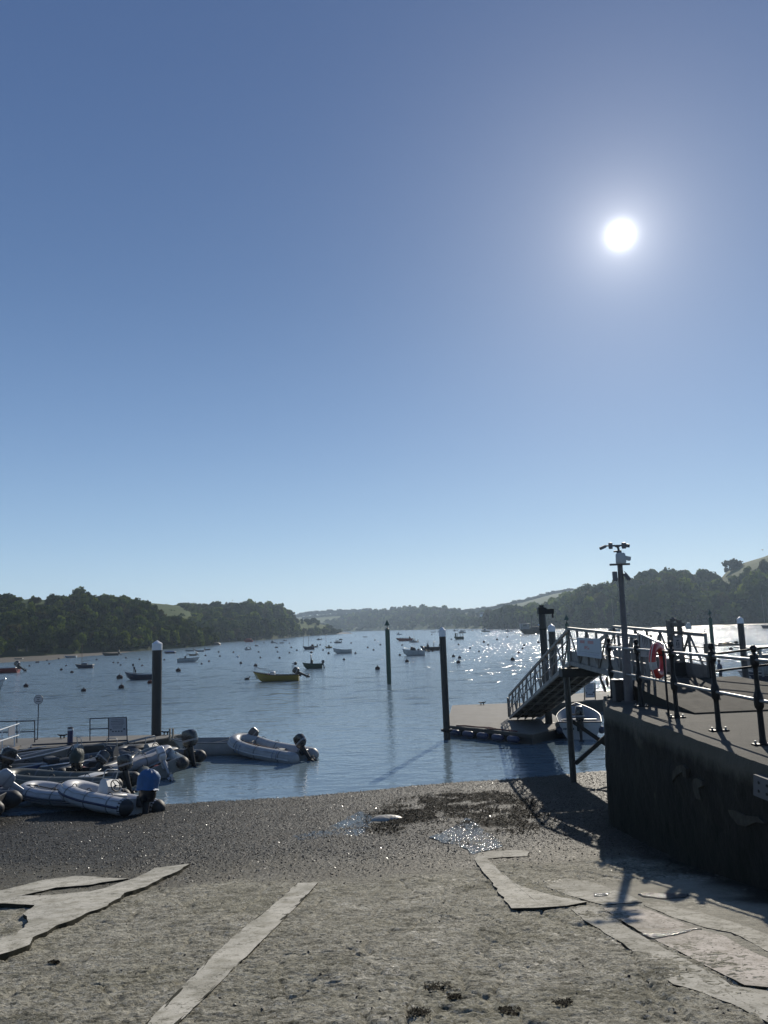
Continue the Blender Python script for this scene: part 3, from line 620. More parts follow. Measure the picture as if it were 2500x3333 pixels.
TN = ['dark green', 'mid green', 'fresh green', 'russet']
SH = ['rounded', 'broad', 'tall', 'rounded', 'pointed', 'low spreading']
def row(hill, p0, p1, n, t, h, where, group, seed, jit=.03):
    g = np.random.default_rng(seed)
    for i in range(n):
        px = p0 + (p1 - p0) * (i + .5 + g.uniform(-.3, .3)) / n; X, Y, z = hill.pt(px, t + g.uniform(-jit, jit)); v = int(g.integers(6)); tone = int(g.choice(4, p=(.3, .35, .28, .07)))
        hh = h * g.uniform(.8, 1.25)
        tree((float(X), float(Y), float(z) - .3), hh, hh * g.uniform(.42, .6), v, tone, f'{SH[v]} {TN[tone]} tree {where}, {ORD[i]} from the left', group)
row(H1, 0, 660, 18, .04, 4.6, 'at the shore of the nearer headland', 'trees along the shore of the nearer headland', 1)
row(H1, 235, 620, 14, .96, 3.0, 'on the nearer headland skyline', 'skyline trees of the nearer headland', 2, .02)
row(H1, 10, 600, 16, .36, 5.0, 'partway up the nearer headland', 'trees partway up the nearer headland', 3, .1)
row(H2, 700, 1090, 14, .03, 5.5, 'at the shore of the second headland', 'trees along the shore of the second headland', 4)
row(H2, 600, 925, 14, .97, 6.5, 'on the second headland skyline', 'skyline trees of the second headland', 5, .02)
row(H4, 1605, 2500, 20, .03, 9.5, 'at the foot of the far hillside', 'trees at the foot of the far wooded hillside', 6)
row(H4, 1620, 2345, 20, .97, 6.5, 'on the far hillside skyline', 'skyline trees of the far wooded hillside', 7, .02)
row(H4, 1640, 2500, 20, .28, 11.5, 'partway up the far hillside', 'trees partway up the far wooded hillside', 8, .12)
def special(hill, px, t, h, w, v, tone, lab, name='tree'):
    X, Y, z = hill.pt(px, t); tree((float(X), float(Y), float(z) - .3), h, w, v, tone, lab, None, name)
special(H4, 1752, .96, 13, 8, 9, 0, 'dark flat-topped pine standing above the wood behind the tall pile', 'pine_tree')
special(H4, 1974, 1.0, 10, 6.5, 9, 0, 'dark flat-topped pine just left of the camera pole', 'pine_tree')
special(H4, 1912, .98, 12, 4.6, 2, 0, 'tall dark tree highest of the clump left of the camera pole')
special(H1, 258, .99, 6, 3.2, 2, 2, 'tall light green tree highest on the nearer headland skyline')

# house far up the estuary
c = Vector([float(a) for a in H3.pt(1592, .22)]); hs = thing('house', 'long low white house among trees up the estuary', 'house', c, .1)
wl = MB(); wl.box((0, 0, 4.6), (22, 7, 5)); wl.build('wall', pm('white_render', (.7, .7, .68), .7, var=.06), hs, smooth=False)
rf = MB(); rf.loft([[(-11.6, -4, 7.1), (11.6, -4, 7.1), (11.6, 4, 7.1), (-11.6, 4, 7.1)], [(-10.5, -.15, 9.6), (10.5, -.15, 9.6), (10.5, .15, 9.6), (-10.5, .15, 9.6)]]); rf.build('roof', pm('slate', (.09, .09, .10), .6), hs, smooth=False)
for k in range(6):
    w = MB(); w.box((-8.5 + k * 3.4, -3.52, 5), (1.4, .1, 1.5)); w.build('window', pm('house_glass', (.03, .035, .04), .15), hs, smooth=False)

# foreshore: shingle and mud strips
def strip(name, wl, tl, mat, label, z0=.004, z1=.9, n=5):
    A = [atz(px, py, 0) for px, py in wl]; B = [atz(px, py, z1) for px, py in tl]
    m_ = 60; k = np.linspace(0, len(A) - 1, m_); V = []
    for i, f in enumerate(k):
        a = int(min(f, len(A) - 2)); w = f - a; p = A[a].lerp(A[a + 1], w); q = B[a].lerp(B[a + 1], w)
        for j in range(n + 1):
            s = j / n; v = p.lerp(q, s); v.z = z0 + (z1 - z0) * s ** 1.3 + (.12 * float(pn(np.array(v.x * .15), np.array(v.y * .1))) if 0 < j else -.1); V.append(v[:])
    i = np.arange(m_ * (n + 1)).reshape(m_, n + 1); q = np.stack([i[:-1, :-1], i[1:, :-1], i[1:, 1:], i[:-1, 1:]], -1).reshape(-1, 4)
    return tag(np_obj(name, np.array(V), q, mat, smooth=True), label, kind='structure')
BEACH = pm('foreshore_shingle', (.075, .06, .038), .8, var=.45, scale=.35, dirt=(.035, .035, .022), dirt_amt=.8, dirt_scale=.12)
MUD = pm('wet_mud', (.10, .08, .06), .28, var=.3, scale=.3, spec=.6, bump=.05, bscale=.8)
strip('beach', [(-420, 2185), (-100, 2167), (0, 2161), (170, 2152), (337, 2134), (464, 2118), (590, 2110), (660, 2102), (700, 2098)], [(-420, 2140), (-100, 2132), (0, 2128), (170, 2114), (337, 2104), (464, 2103), (590, 2095), (660, 2090), (700, 2091)], BEACH, 'brown shingle foreshore under the nearer headland', z1=1.0)
strip('beach', [(690, 2093), (800, 2086), (853, 2083.5), (920, 2076.5), (980, 2071.5), (1050, 2067), (1106, 2064), (1150, 2062)], [(690, 2086), (800, 2078), (853, 2074), (920, 2066), (980, 2062.5), (1050, 2059), (1106, 2057.5), (1140, 2058.5)], BEACH, 'narrow brown foreshore under the second headland', z1=1.0)
strip('mudflat', [(1780, 2046), (1850, 2047), (2000, 2046), (2100, 2045), (2250, 2043), (2330, 2040), (2420, 2036), (2600, 2032)], [(1780, 2039), (1850, 2038), (2000, 2035), (2100, 2032), (2250, 2027), (2330, 2022), (2420, 2020), (2600, 2015)], MUD, 'wet shining mud below the wooded hillside', z1=.55)
strip('mudflat', [(1180, 2053.4), (1300, 2051), (1420, 2048.5), (1520, 2047.5), (1650, 2046)], [(1180, 2052), (1300, 2049), (1420, 2046), (1520, 2045), (1650, 2042)], MUD, 'low mud bank at the head of the estuary', z1=.4)
g = np.random.default_rng(9)
for i, (px, py) in enumerate([(680, 2097), (690, 2098.5), (672, 2096), (700, 2100)]):
    p = atz(px, py, 0); mb = MB(); mb.ball((0, 0, .2), 1.3 + .6 * (i % 2), 9, 6, (1.4, 1, .55)); r = mb.build('rock', pm('weedy_rock', (.03, .03, .024), .6, var=.4, bump=.1, bscale=2)); r.location = p
    tag(r, ['large dark rock at the tip of the nearer headland', 'dark rock in the middle of the reef off the headland', 'dark rock nearest the trees at the headland tip', 'outermost low rock off the headland tip'][i], 'rock', 'rocks off the headland tip')

# the air: thin maritime haze over the water
hz = MB(); hz.box((300, 1150, 46), (4400, 2700, 100))
hm = bpy.data.materials.new('sea_haze'); hm.use_nodes = True; t = hm.node_tree; t.nodes.clear()
v = N(t, 'ShaderNodeVolumePrincipled'); v.inputs['Color'].default_value = (.62, .80, 1.0, 1); v.inputs['Density'].default_value = HAZE; v.inputs['Anisotropy'].default_value = .35
o_ = N(t, 'ShaderNodeOutputMaterial'); t.links.new(v.outputs[0], o_.inputs['Volume'])
tag(hz.build('haze', hm, smooth=False), 'thin blue haze over the estuary', kind='stuff')
# ------------------------------------------------------------------ quay
def atX(px, py, X):
    d = ray(px, py); return Vector((0, 0, H)) + d * (X / d.x)
QZ = 3.326
QUAY = bpy.data.materials.new('weedy_quay_stone'); QUAY.use_nodes = True; t = QUAY.node_tree; b = t.nodes['Principled BSDF']; L = t.links.new
pos = N(t, 'ShaderNodeNewGeometry').outputs['Position']; sep = N(t, 'ShaderNodeSeparateXYZ'); L(pos, sep.inputs[0])
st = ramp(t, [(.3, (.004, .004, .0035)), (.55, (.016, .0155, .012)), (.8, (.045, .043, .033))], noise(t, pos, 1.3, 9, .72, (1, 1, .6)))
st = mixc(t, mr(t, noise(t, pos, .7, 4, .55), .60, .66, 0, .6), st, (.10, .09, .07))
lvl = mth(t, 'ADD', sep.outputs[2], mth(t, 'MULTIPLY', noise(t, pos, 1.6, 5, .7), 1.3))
coping_lit = mr(t, mth(t, 'ADD', sep.outputs[2], mth(t, 'MULTIPLY', noise(t, pos, 3, 4, .7), .3)), 3.12, 3.3); st = mixc(t, mth(t, 'MULTIPLY', coping_lit, .8), st, (.10, .094, .074))  # paler top band: brownish coping with its sunlit edge put into the colour
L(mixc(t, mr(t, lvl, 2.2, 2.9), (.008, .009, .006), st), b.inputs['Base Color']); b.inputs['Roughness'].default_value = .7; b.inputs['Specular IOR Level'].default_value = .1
bp = N(t, 'ShaderNodeBump'); bp.inputs['Distance'].default_value = .03; L(noise(t, pos, 11, 6, .7), bp.inputs['Height']); L(bp.outputs[0], b.inputs['Normal'])
TOPM = pm('quay_tarmac', (.054, .052, .044), .85, var=.4, scale=14, bump=.014, bscale=60, dirt=(.09, .085, .07), dirt_amt=.6, dirt_scale=1.2, spec=.2)
QP = [(4.64, -6), (4.64, 17.2), (5.25, 19.5), (6.2, 19.6), (9.2, 19.0), (17, 18.3), (17, -6)]
quay = thing('quay_wall', 'dark weed-stained stone quay wall with a level top beside the slipway', 'quay', (0, 0, 0))
def wall_strip(pts, name, seg=.09):
    P = []
    for a, c in zip(pts[:-1], pts[1:]):
        n = max(1, int(math.dist(a, c) / seg)); P += [(a[0] + (c[0] - a[0]) * i / n, a[1] + (c[1] - a[1]) * i / n) for i in range(n)]
    P.append(pts[-1]); P = np.array(P); d = np.concatenate([P[1:] - P[:-1], P[-1:] - P[-2:-1]]); d /= np.linalg.norm(d, axis=1)[:, None]; nr = np.stack([-d[:, 1], d[:, 0]], 1)
    zz = np.concatenate([np.linspace(-2.5, 3.1, 58), [3.2, 3.27, 3.31, QZ]]); s = np.arange(len(P)) * seg
    A, Z = np.meshgrid(s, zz); off = .15 * (QZ - Z) / 5 + .035 * fbm(A * 1.1, Z * 1.4, 4) + .02 * fbm(A * 5, Z * 6, 3)
    joint = np.minimum(np.abs((Z + .05 * pn(A * .7, Z)) % .62 - .31), .31); off = off + np.where(joint < .03, -.02, 0)
    off = off - np.where(Z > 3.2, .03 * (Z - 3.2) / .126, 0) + np.where(Z > 3.15, .02 * fbm(A * 2.5, Z * 0, 3), 0)
    X = P[:, 0][None] + nr[:, 0][None] * off; Y = P[:, 1][None] + nr[:, 1][None] * off
    i = np.arange(A.size).reshape(A.shape); q = np.stack([i[:-1, :-1], i[:-1, 1:], i[1:, 1:], i[1:, :-1]], -1).reshape(-1, 4)
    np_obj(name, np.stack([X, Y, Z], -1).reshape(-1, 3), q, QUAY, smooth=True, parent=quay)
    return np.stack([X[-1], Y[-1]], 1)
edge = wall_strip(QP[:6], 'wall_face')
# the level top, following the worn edge
tp = [tuple(p) for p in edge] + [(17, -6)]
bm = bmesh.new(); f = bm.faces.new([bm.verts.new((x, y, QZ)) for x, y in tp]); bmesh.ops.triangulate(bm, faces=[f], ngon_method='EAR_CLIP'); bmesh.ops.recalc_face_normals(bm, faces=bm.faces)
if sum(f.normal.z for f in bm.faces) < 0: bmesh.ops.reverse_faces(bm, faces=bm.faces[:])
me = bpy.data.meshes.new('quay_top'); bm.to_mesh(me); bm.free(); me.materials.append(TOPM); link(bpy.data.objects.new('quay_top', me), quay)
SCAR = pm('pale_scar', (.055, .052, .042), .9, var=.45, scale=4, bump=.03, bscale=14, spec=.1)
for pts in ([(2192, 2512), (2205, 2494), (2222, 2488), (2236, 2502), (2236, 2532), (2226, 2528), (2222, 2512), (2204, 2524), (2190, 2546)], [(2256, 2540), (2268, 2532), (2286, 2540), (2290, 2556), (2276, 2566), (2284, 2604), (2270, 2600), (2258, 2570)], [(2372, 2636), (2400, 2640), (2428, 2655), (2470, 2660), (2492, 2680), (2462, 2676), (2430, 2690), (2404, 2684), (2380, 2655)]):
    P3 = [atX(px, py, 4.60) for px, py in pts]; q = MB(); q.loft([[p + Vector((dx, 0, 0)) for p in P3] for dx in (-.015, .12)]); q.build('render_patch', SCAR, quay, smooth=False)
# concrete ramp up to the gangway
rp = MB(); z0, zt = QZ - .05, 3.74
A, B_, C_, D_ = (5.86, 15.3), (9.6, 15.6), (5.5, 18.75), (8.35, 18.95)
rp.add([(*A, z0), (*B_, z0), (*D_, z0), (*C_, z0), (*A, QZ + .03), (*B_, QZ + .03), (*D_, zt), (*C_, zt)], [(3, 2, 1, 0), (4, 5, 6, 7), (0, 1, 5, 4), (1, 2, 6, 5), (2, 3, 7, 6), (3, 0, 4, 7)])
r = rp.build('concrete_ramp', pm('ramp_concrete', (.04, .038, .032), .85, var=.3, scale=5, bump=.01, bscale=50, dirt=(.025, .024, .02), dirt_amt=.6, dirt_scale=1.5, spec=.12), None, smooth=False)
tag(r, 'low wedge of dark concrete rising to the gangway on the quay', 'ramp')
# steel plate on the wall
STEEL = pm('galvanised', (.42, .43, .43), .42, metal=.7, var=.2, scale=9, dirt=(.2, .19, .17), dirt_amt=.4)
pl = MB(); pc = [atX(x, y, 4.56) for x, y in ((2453, 2520), (2520, 2545), (2520, 2615), (2453, 2588))]
pl.loft([[p + Vector((dx, 0, 0)) for p in pc] for dx in (-.004, .10)]); r = pl.build('wall_plate', pm('plate_steel', (.085, .09, .095), .8, metal=0, var=.15), None, smooth=False)
tag(r, 'grey steel plate with four bolts fixed to the dark quay wall', 'plate')
for fx in (.3, .7):
    for fz in (.3, .7):
        p = pc[0].lerp(pc[1], fx).lerp(pc[3].lerp(pc[2], fx), fz); q = MB(); q.cyl((p.x - .02, p.y, p.z), (p.x - .01, p.y, p.z), .018, n=8); q.build('bolt', pm('bolt_dark', (.03, .03, .03), .5, metal=.5), r)

# ------------------------------------------------------------------ cast-iron railing
IRON = pm('black_iron', (.007, .007, .008), .45, var=.3, scale=14, spec=.22, bump=.002, bscale=80)
RAILM = pm('railing_tube', (.16, .165, .17), .36, metal=.6, var=.25, scale=10)
rail = thing('railing', 'black cast-iron railing with ball-topped posts along the quay edge', 'railing', (5.36, 14.9, QZ))
def post_mesh():
    p = MB(); p.lathe([(.058, 0), (.062, .02), (.05, .05), (.044, .09), (.040, .45), (.042, .50), (.062, .53), (.068, .57), (.068, .68), (.060, .72), (.043, .76), (.036, .80), (.035, 1.08), (.040, 1.11), (.060, 1.13), (.064, 1.16), (.064, 1.26), (.055, 1.285), (.028, 1.30), (.024, 1.315), (.035, 1.325), (.047, 1.345), (.052, 1.37), (.047, 1.398), (.03, 1.418), (.005, 1.425)], n=16); return p
PY = [8.2, 9.9, 11.52, 13.02, 14.87, 16.93, 19.05]
for i, y in enumerate(PY):
    o = post_mesh().build('post', IRON, rail) if i == 0 else link(rail.children[0].copy(), rail)
    o.location = (0, y - 14.9, 0)
    bp_ = MB(); bp_.bbox((0, 0, .012), (.30, .13, .024), .006); bp_ = bp_.build('base_plate', IRON, o)
    if True:
        bt = MB()
        for sx in (-.11, .11): bt.cyl((sx, 0, .024), (sx, 0, .065), .017, n=6)
        bt.build('bolt', pm('bolt_bright', (.35, .35, .35), .3, metal=.7), o)
for z in (.63, 1.21):
    q = MB(); q.cyl((0, 6.5 - 14.9, z), (0, 19.35 - 14.9, z), .026, n=12); q.build('rail', RAILM, rail)
# second rail at the head of the quay
r2 = thing('railing', 'plain dark two-bar railing behind the ramp at the quay head', 'railing', (8.5, 18.85, QZ))
r2o = Vector((8.5, 18.85, QZ))
for (a, c) in (((2312, 2131, 18.8), (2600, 2094, 18.2)), ((2318, 2186, 18.8), (2600, 2152, 18.2))):
    q = MB(); q.cyl(at(*a) - r2o, at(*c) - r2o, .026, n=10); q.build('rail', IRON, r2)
for px in (2308, 2590):
    p = at(px, 2120, 18.8 if px < 2400 else 18.2); q = MB(); q.cyl((p.x - r2o.x, p.y - r2o.y, 0), (p.x - r2o.x, p.y - r2o.y, 1.05), .035, n=10); q.build('post', IRON, r2)
q = MB(); c = at(2305, 2118, 18.75) - r2o; q.bbox(c, (.19, .05, .34), .01); q.build('plate', pm('brown_board', (.16, .13, .10), .6), r2)

# ------------------------------------------------------------------ gangway
ALU = pm('weathered_aluminium', (.20, .192, .178), .55, metal=.15, var=.25, scale=5, dirt=(.10, .088, .072), dirt_amt=.6, dirt_scale=3)
TIMB = pm('dark_timber', (.035, .03, .024), .7, var=.4, scale=8)
n0, n1, n2 = at(2112, 2226, 18.75), at(1858, 2158, 25.2), atz(1660, 2336, .55)
WV = Vector((1.5, .12, 0)); HT = Vector((0, 0, 1.1))
gw = thing('gangway', 'long pale metal footbridge with lattice sides down to the pontoon', 'gangway', n1)
def V0(p): return p - n1
def truss(mb, a, c, n, first_d=1, rails=(.42, .72), h=HT, vw=.055, dv=True):
    mb.bar(V0(a), V0(c), .08, .13); mb.bar(V0(a + h), V0(c + h), .085, .085)
    for k in rails: mb.bar(V0(a + h * k), V0(c + h * k), .03, .03)
    for i in range(n + 1):
        p = a.lerp(c, i / n); mb.bar(V0(p), V0(p + h), vw, vw, up=(1, 0, 0))
        if i < n and dv:
            q = a.lerp(c, (i + 1) / n); x, y = (p, q) if (i + first_d) % 2 else (q, p)
            mb.bar(V0(x + Vector((.012, 0, .03))), V0(y + h - Vector((-.012, 0, .03))), .04, .04, up=(1, 0, 0))
for k, (o, nm) in enumerate(((Vector((0, 0, 0)), 'side_truss'), (WV, 'side_truss'))):
    mb = MB(); truss(mb, n0 + o, n1 + o, 7, 1); mb.build(nm, ALU, gw, smooth=False)
    mb = MB(); truss(mb, n1 + o + Vector((0, .10, -.01)), n2 + o, 13, 0, h=Vector((0, -.12, 1.08))); mb.build(nm, ALU, gw, smooth=False)
    mb = MB(); kick = Vector((0, 0, .30)); s = Vector((.03 if k == 0 else -.03, 0, .05))
    mb.loft([[V0(n0 + o + s), V0(n1 + o + s), V0(n1 + o + s + kick), V0(n0 + o + s + kick)], [V0(n0 + o + s * 1.6), V0(n1 + o + s * 1.6), V0(n1 + o + s * 1.6 + kick), V0(n0 + o + s * 1.6 + kick)]]); mb.build('kick_board', ALU, gw, smooth=False)
mb = MB()
for a, c in ((n0, n1), (n1 + Vector((0, .1, 0)), n2)):
    m_ = 24; d = (c - a)
    for i in range(m_): mb.bar(V0(a + d * ((i + .5) / m_) + Vector((.05, 0, .01))), V0(a + d * ((i + .5) / m_) + WV + Vector((-.05, 0, .01))), d.length / m_ * 1.0, .035)
    mb.bar(V0(a + WV * .5 + Vector((0, 0, -.016))), V0(c + WV * .5 + Vector((0, 0, -.016))), 1.38, .012)
mb.build('deck', TIMB, gw, smooth=False)
mb = MB()
for a, c in ((n0, n1), (n1 + Vector((0, .1, 0)), n2)):
    for f in (.25, .5, .75): mb.bar(V0(a + WV * f + Vector((0, 0, -.06))), V0(c + WV * f + Vector((0, 0, -.06))), .05, .09)
    for i in range(1, 8): p = a.lerp(c, i / 8); mb.bar(V0(p + Vector((0, 0, -.055))), V0(p + WV + Vector((0, 0, -.055))), .05, .08)
mb.build('deck_beam', pm('bearer_steel', (.10, .095, .085), .55, var=.3), gw, smooth=False)
mb = MB()                                   # gate rails at the foot
for o in (Vector((0, 0, 0)), WV):
    for dy in (.18, .36, .54): mb.bar(V0(n2 + o + Vector((0, dy, -.02))), V0(n2 + o + Vector((0, dy, .92))), .03, .03, up=(1, 0, 0))
    mb.bar(V0(n2 + o + Vector((0, 0, .92))), V0(n2 + o + Vector((0, .56, .92))), .035, .035); mb.bar(V0(n2 + o + Vector((0, 0, .45))), V0(n2 + o + Vector((0, .56, .45))), .03, .03)
mb.build('end_rail', pm('rail_dark', (.06, .06, .06), .5, metal=.4), gw, smooth=False)
hr = MB(); hr.tube([V0(at(2076, 2200, 18.6)), V0(at(2076, 2065, 18.6)), V0(at(2080, 2062, 18.5)), V0(at(2152, 2094, 16.9)), V0(at(2158, 2096, 16.8)), V0(at(2160, 2215, 16.8))], .024, 8); hr.build('handrail', STEEL, gw)
# supports under the knuckle
sup = thing('support_frame', 'dark timber trestle with crossed braces holding the gangway over the beach', 'trestle', (n1.x, n1.y, 0))
so = Vector((n1.x, n1.y, 0)); DARKT = pm('wet_pile_timber', (.028, .025, .02), .5, var=.4, scale=5, dirt=(.07, .06, .045), dirt_amt=.6, dirt_scale=2)
pb_ = atz(1866, 2556, .12); topz = n1.z - .42
for k in range(2):
    x = -.02 + k * 1.5 - .15 * (k == 0); q = MB(); q.tube([(x, .0, -.8), (x, 0, 1.4), (x, 0, topz)], [.105, .098, .098], 10); q.build('post', DARKT, sup)
q = MB(); q.bar((-.35, 0, topz + .13), (1.85, .1, topz + .13), .42, .27); q.build('cross_beam', pm('beam_black', (.015, .015, .015), .6), sup, smooth=False)
for a, c in (((-.1, .1, 2.05), (1.45, .1, .9)), ((-.1, -.1, .75), (1.45, -.1, 1.95))):
    q = MB(); q.bar(a, c, .09, .12); q.build('brace', DARKT, sup, smooth=False)
# sign on the truss
SIGNW = pm('sign_white', (.36, .40, .43), .5, var=.1, dirt=(.4, .42, .43), dirt_amt=.5)
REDP = pm('faded_red', (.42, .20, .19), .6, var=.15)
INK = pm('ink', (.04, .045, .06), .6)
def board(name, corners, mats, label, cat, marks, thick=.03, away=None, parts_parent=None):
    """flat sign board from four corners (TL, TR, BR, BL) in world space; marks: (u0, v0, u1, v1, material)"""
    c = [Vector(p) for p in corners]; nrm_ = (c[1] - c[0]).cross(c[3] - c[0]).normalized()
    if nrm_.dot(Vector((0, 0, H)) - c[0]) < 0: nrm_ = -nrm_
    o = (c[0] + c[1] + c[2] + c[3]) / 4
    if parts_parent is None: root = thing(name, label, cat, o)
    else: root = parts_parent; o = root.location
    P = lambda u, v: c[0].lerp(c[1], u).lerp(c[3].lerp(c[2], u), v) - o
    q = MB(); q.loft([[P(0, 0), P(1, 0), P(1, 1), P(0, 1)], [p - nrm_ * thick for p in (P(0, 0), P(1, 0), P(1, 1), P(0, 1))]]); panel = q.build('panel', mats, root, smooth=False)
    byk = {}
    for (u0, v0, u1, v1, mt) in marks: byk.setdefault(mt.name, (mt, []))[1].append((u0, v0, u1, v1))
    for mt, ls in byk.values():
        q = MB()
        for u0, v0, u1, v1 in ls: q.loft([[P(u0, v0) + nrm_ * .003, P(u1, v0) + nrm_ * .003, P(u1, v1) + nrm_ * .003, P(u0, v1) + nrm_ * .003], [P(u0, v0) + nrm_ * .0005, P(u1, v0) + nrm_ * .0005, P(u1, v1) + nrm_ * .0005, P(u0, v1) + nrm_ * .0005]])
        q.build('lettering', mt, panel, smooth=False)
    return root
def lines(rows, mt, seed=0):
    """worn unreadable lettering: word-length dashes; rows: (u0, u1, v0, height)"""
    g = random.Random(seed); out = []
    for u0, u1, v, h in rows:
        u = u0
        while u < u1 - .02:
            w = g.uniform(.03, .10); out.append((u, v, min(u + w, u1), v + h, mt)); u += w + .018
    return out
ya, yb = 24.3, 21.7
sg = [at(1880, 2074, ya) , at(1957, 2079, yb), at(1961, 2144, yb), at(1882, 2133, ya)]
sg = [p + Vector((-.05, -.05, 0)) for p in sg]
board('notice_board', sg, SIGNW, 'large faded white sign with reddish blocks on the gangway side', 'sign', [(.17, .14, .37, .30, REDP), (.50, .14, .74, .30, REDP), (.35, .44, .56, .60, REDP), (.05, .735, .95, .745, INK)] + lines([(.06, .92, .80, .09)], pm('faint_ink', (.33, .36, .42), .6), 3))

# ------------------------------------------------------------------ things on the quay
MAST = pm('mast_steel', (.10, .09, .09), .5, metal=.2, var=.25, scale=6)
PC = pm('grey_plastic', (.11, .11, .12), .5, var=.1); PW = pm('white_casing', (.38, .40, .40), .45, var=.08)
pole = thing('camera_pole', 'tall dark steel pole carrying security cameras at the quay corner', 'pole', (0, 0, 0))
def q4(cx, cy, dy=0): return at(1940 + cx / 10.37, 1750 + cy / 10.37, 17.85 + dy)
pbx, ptx = at(2048, 2286, 17.85), q4(775, 440)
po = Vector((pbx.x, pbx.y, QZ)); pole.location = po
def Q(cx, cy, dy=0): return q4(cx, cy, dy) - po
q = MB(); tz = ptx.z - QZ; xt = ptx.x - po.x
q.tube([(0, 0, -.02), (xt * .28, 0, tz * .28), (xt * .34, 0, tz * .34), (xt, 0, tz)], [.105, .10, .072, .058], 14); q.lathe([(.17, 0), (.17, .03), (.12, .04)]); q.build('mast', MAST, pole)
q = MB(); q.cyl(Q(770, 440), Q(725, 260), .026, n=10); q.bar(Q(560, 275), Q(870, 265), .05, .035); q.cyl(Q(600, 470), Q(850, 445), .02, n=8); q.bar(Q(640, 300), Q(725, 330), .02, .02); q.bar(Q(800, 300), Q(725, 330), .02, .02); q.build('top_bracket', MAST, pole)
for (a, bb, w, h) in (((490, 275), None, .095, .125), ((940, 265), None, .105, .125)):
    q = MB(); c = Q(*a); q.lathe([(.035, -h / 2 - .01), (w / 2, -h / 2), (w / 2 * 1.05, h * .3), (w / 2, h / 2), (.03, h / 2 + .01)], c, 12); q.build('junction_box', PC, pole)
def cam_body(a, c, r, mat_, hood=True):
    a, c = Vector(a), Vector(c); q = MB(); q.bar(a, c, r * 2, r * 1.7); q.bar(a + Vector((0, 0, r * 1.0)), c + (c - a) * .12 + Vector((0, 0, r * 1.0)), r * 2.3, r * .25); o = q.build('camera', mat_, pole, smooth=False)
    e = MB(); dd = (c - a).normalized(); e.cyl(c - dd * .01, c + dd * .012, r * .6, n=12); e.build('lens', pm('lens_black', (.01, .01, .012), .1), o); return o
cam_body(Q(310, 300), Q(150, 375, -.03), .034, PC); q = MB(); q.tube([Q(420, 275), Q(370, 275), Q(310, 300)], .018, 8); q.build('camera_arm', MAST, pole)
cam_body(Q(1010, 265), Q(1110, 285, -.05), .04, PC)
q = MB(); c = Q(835, 690, -.13); q.loft([q.rring(c.x, c.y, c.z - .13, .10, .07, 3.5), q.rring(c.x, c.y, c.z - .09, .115, .08, 3.5), q.rring(c.x, c.y, c.z + .09, .105, .08, 3.5), q.rring(c.x, c.y, c.z + .12, .08, .06, 3.5)]); q.build('equipment_case', PW, pole)
cam_body(Q(985, 690, -.12), Q(1150, 725, -.12), .045, PW)
q = MB(); q.bar(Q(465, 915, -.09), Q(1140, 890, -.09), .045, .045); q.build('cross_bar', MAST, pole, smooth=False)
q = MB(); q.bbox(Q(640, 1300, -.03), (.10, .09, .215), .01); q.build('control_box', PC, pole)
cam_body(Q(960, 1220, -.03), Q(1130, 1420, -.06), .055, PC); q = MB(); q.cyl(Q(850, 1240), Q(950, 1235, -.02), .022, n=8); q.build('camera_arm', MAST, pole)
for cy in (2580, 3360):
    p = at(2032 + (cy - 2580) * .004, 1750 + cy / 10.37, 17.85) - po; q = MB(); q.cyl(p, p + Vector((.12, 0, 0)), .008, n=6); q.build('step_rung', STEEL, pole)
# bin
q = thing('storage_box', 'dark rusty box standing at the quay corner below the camera pole', 'box', atz(2021, 2283, QZ)); mb = MB(); mb.bbox((0, 0, .235), (.30, .30, .47), .015); mb.build('body', pm('rusty_black', (.02, .016, .015), .6, var=.4), q)
mb = MB(); mb.bbox((0, 0, .485), (.33, .33, .03), .01); mb.build('lid', pm('lid_steel', (.12, .12, .12), .4, metal=.5), q)
# timber gate frame with notice
TG = pm('grey_timber', (.13, .115, .10), .75, var=.3, scale=7)
gf = thing('gate_frame', 'tall grey timber frame with a notice at the head of the gangway', 'gate frame', atz(2206, 2200, 3.7)); go = gf.location.copy()
W = lambda px, py, dy=0: at(px, py, go.y + dy) - go
for (px, w, py) in ((2190, .15, 2020), (2221, .10, 2018)):
    a = W(px + 5, 2200); c = W(px - 2, py); mb = MB(); mb.bar((a.x, 0, -.02), (a.x, 0, c.z), w, w, up=(0, 1, 0)); mb.build('post', TG, gf, smooth=False)
mb = MB(); mb.lathe([(.09, 0), (.09, .05), (.02, .09)], W(2193, 2021) + Vector((0, 0, 0)), 4); mb.build('post_cap', TG, gf, smooth=False)
for py, h in ((2035, .10), (2058, .06), (2140, .10), (2160, .12)):
    a, c = W(2186, py, -.09), W(2228, py, -.09); mb = MB(); mb.bar((a.x, a.y, a.z), (c.x, c.y, a.z), .04, h); mb.build('rail', TG, gf, smooth=False)
mb = MB(); mb.bbox((W(2210, 2182).x, -.05, .17), (.40, .30, .36), .02); mb.build('base', pm('black_timber', (.015, .014, .013), .7), gf)
board('notice', [W(2192, 2068, -.14) + go, W(2219, 2066, -.14) + go, W(2222, 2122, -.14) + go, W(2194, 2124, -.14) + go], pm('notice_paper', (.36, .33, .31), .6, var=.08), '', '', lines([(.1, .9, .05, .03), (.1, .9, .12, .02)], INK, 5) + [(.35, .28, .6, .36, INK), (.3, .4, .42, .62, INK), (.55, .42, .66, .62, INK), (.3, .68, .7, .72, INK), (.05, .84, .95, .86, INK)], parts_parent=gf)
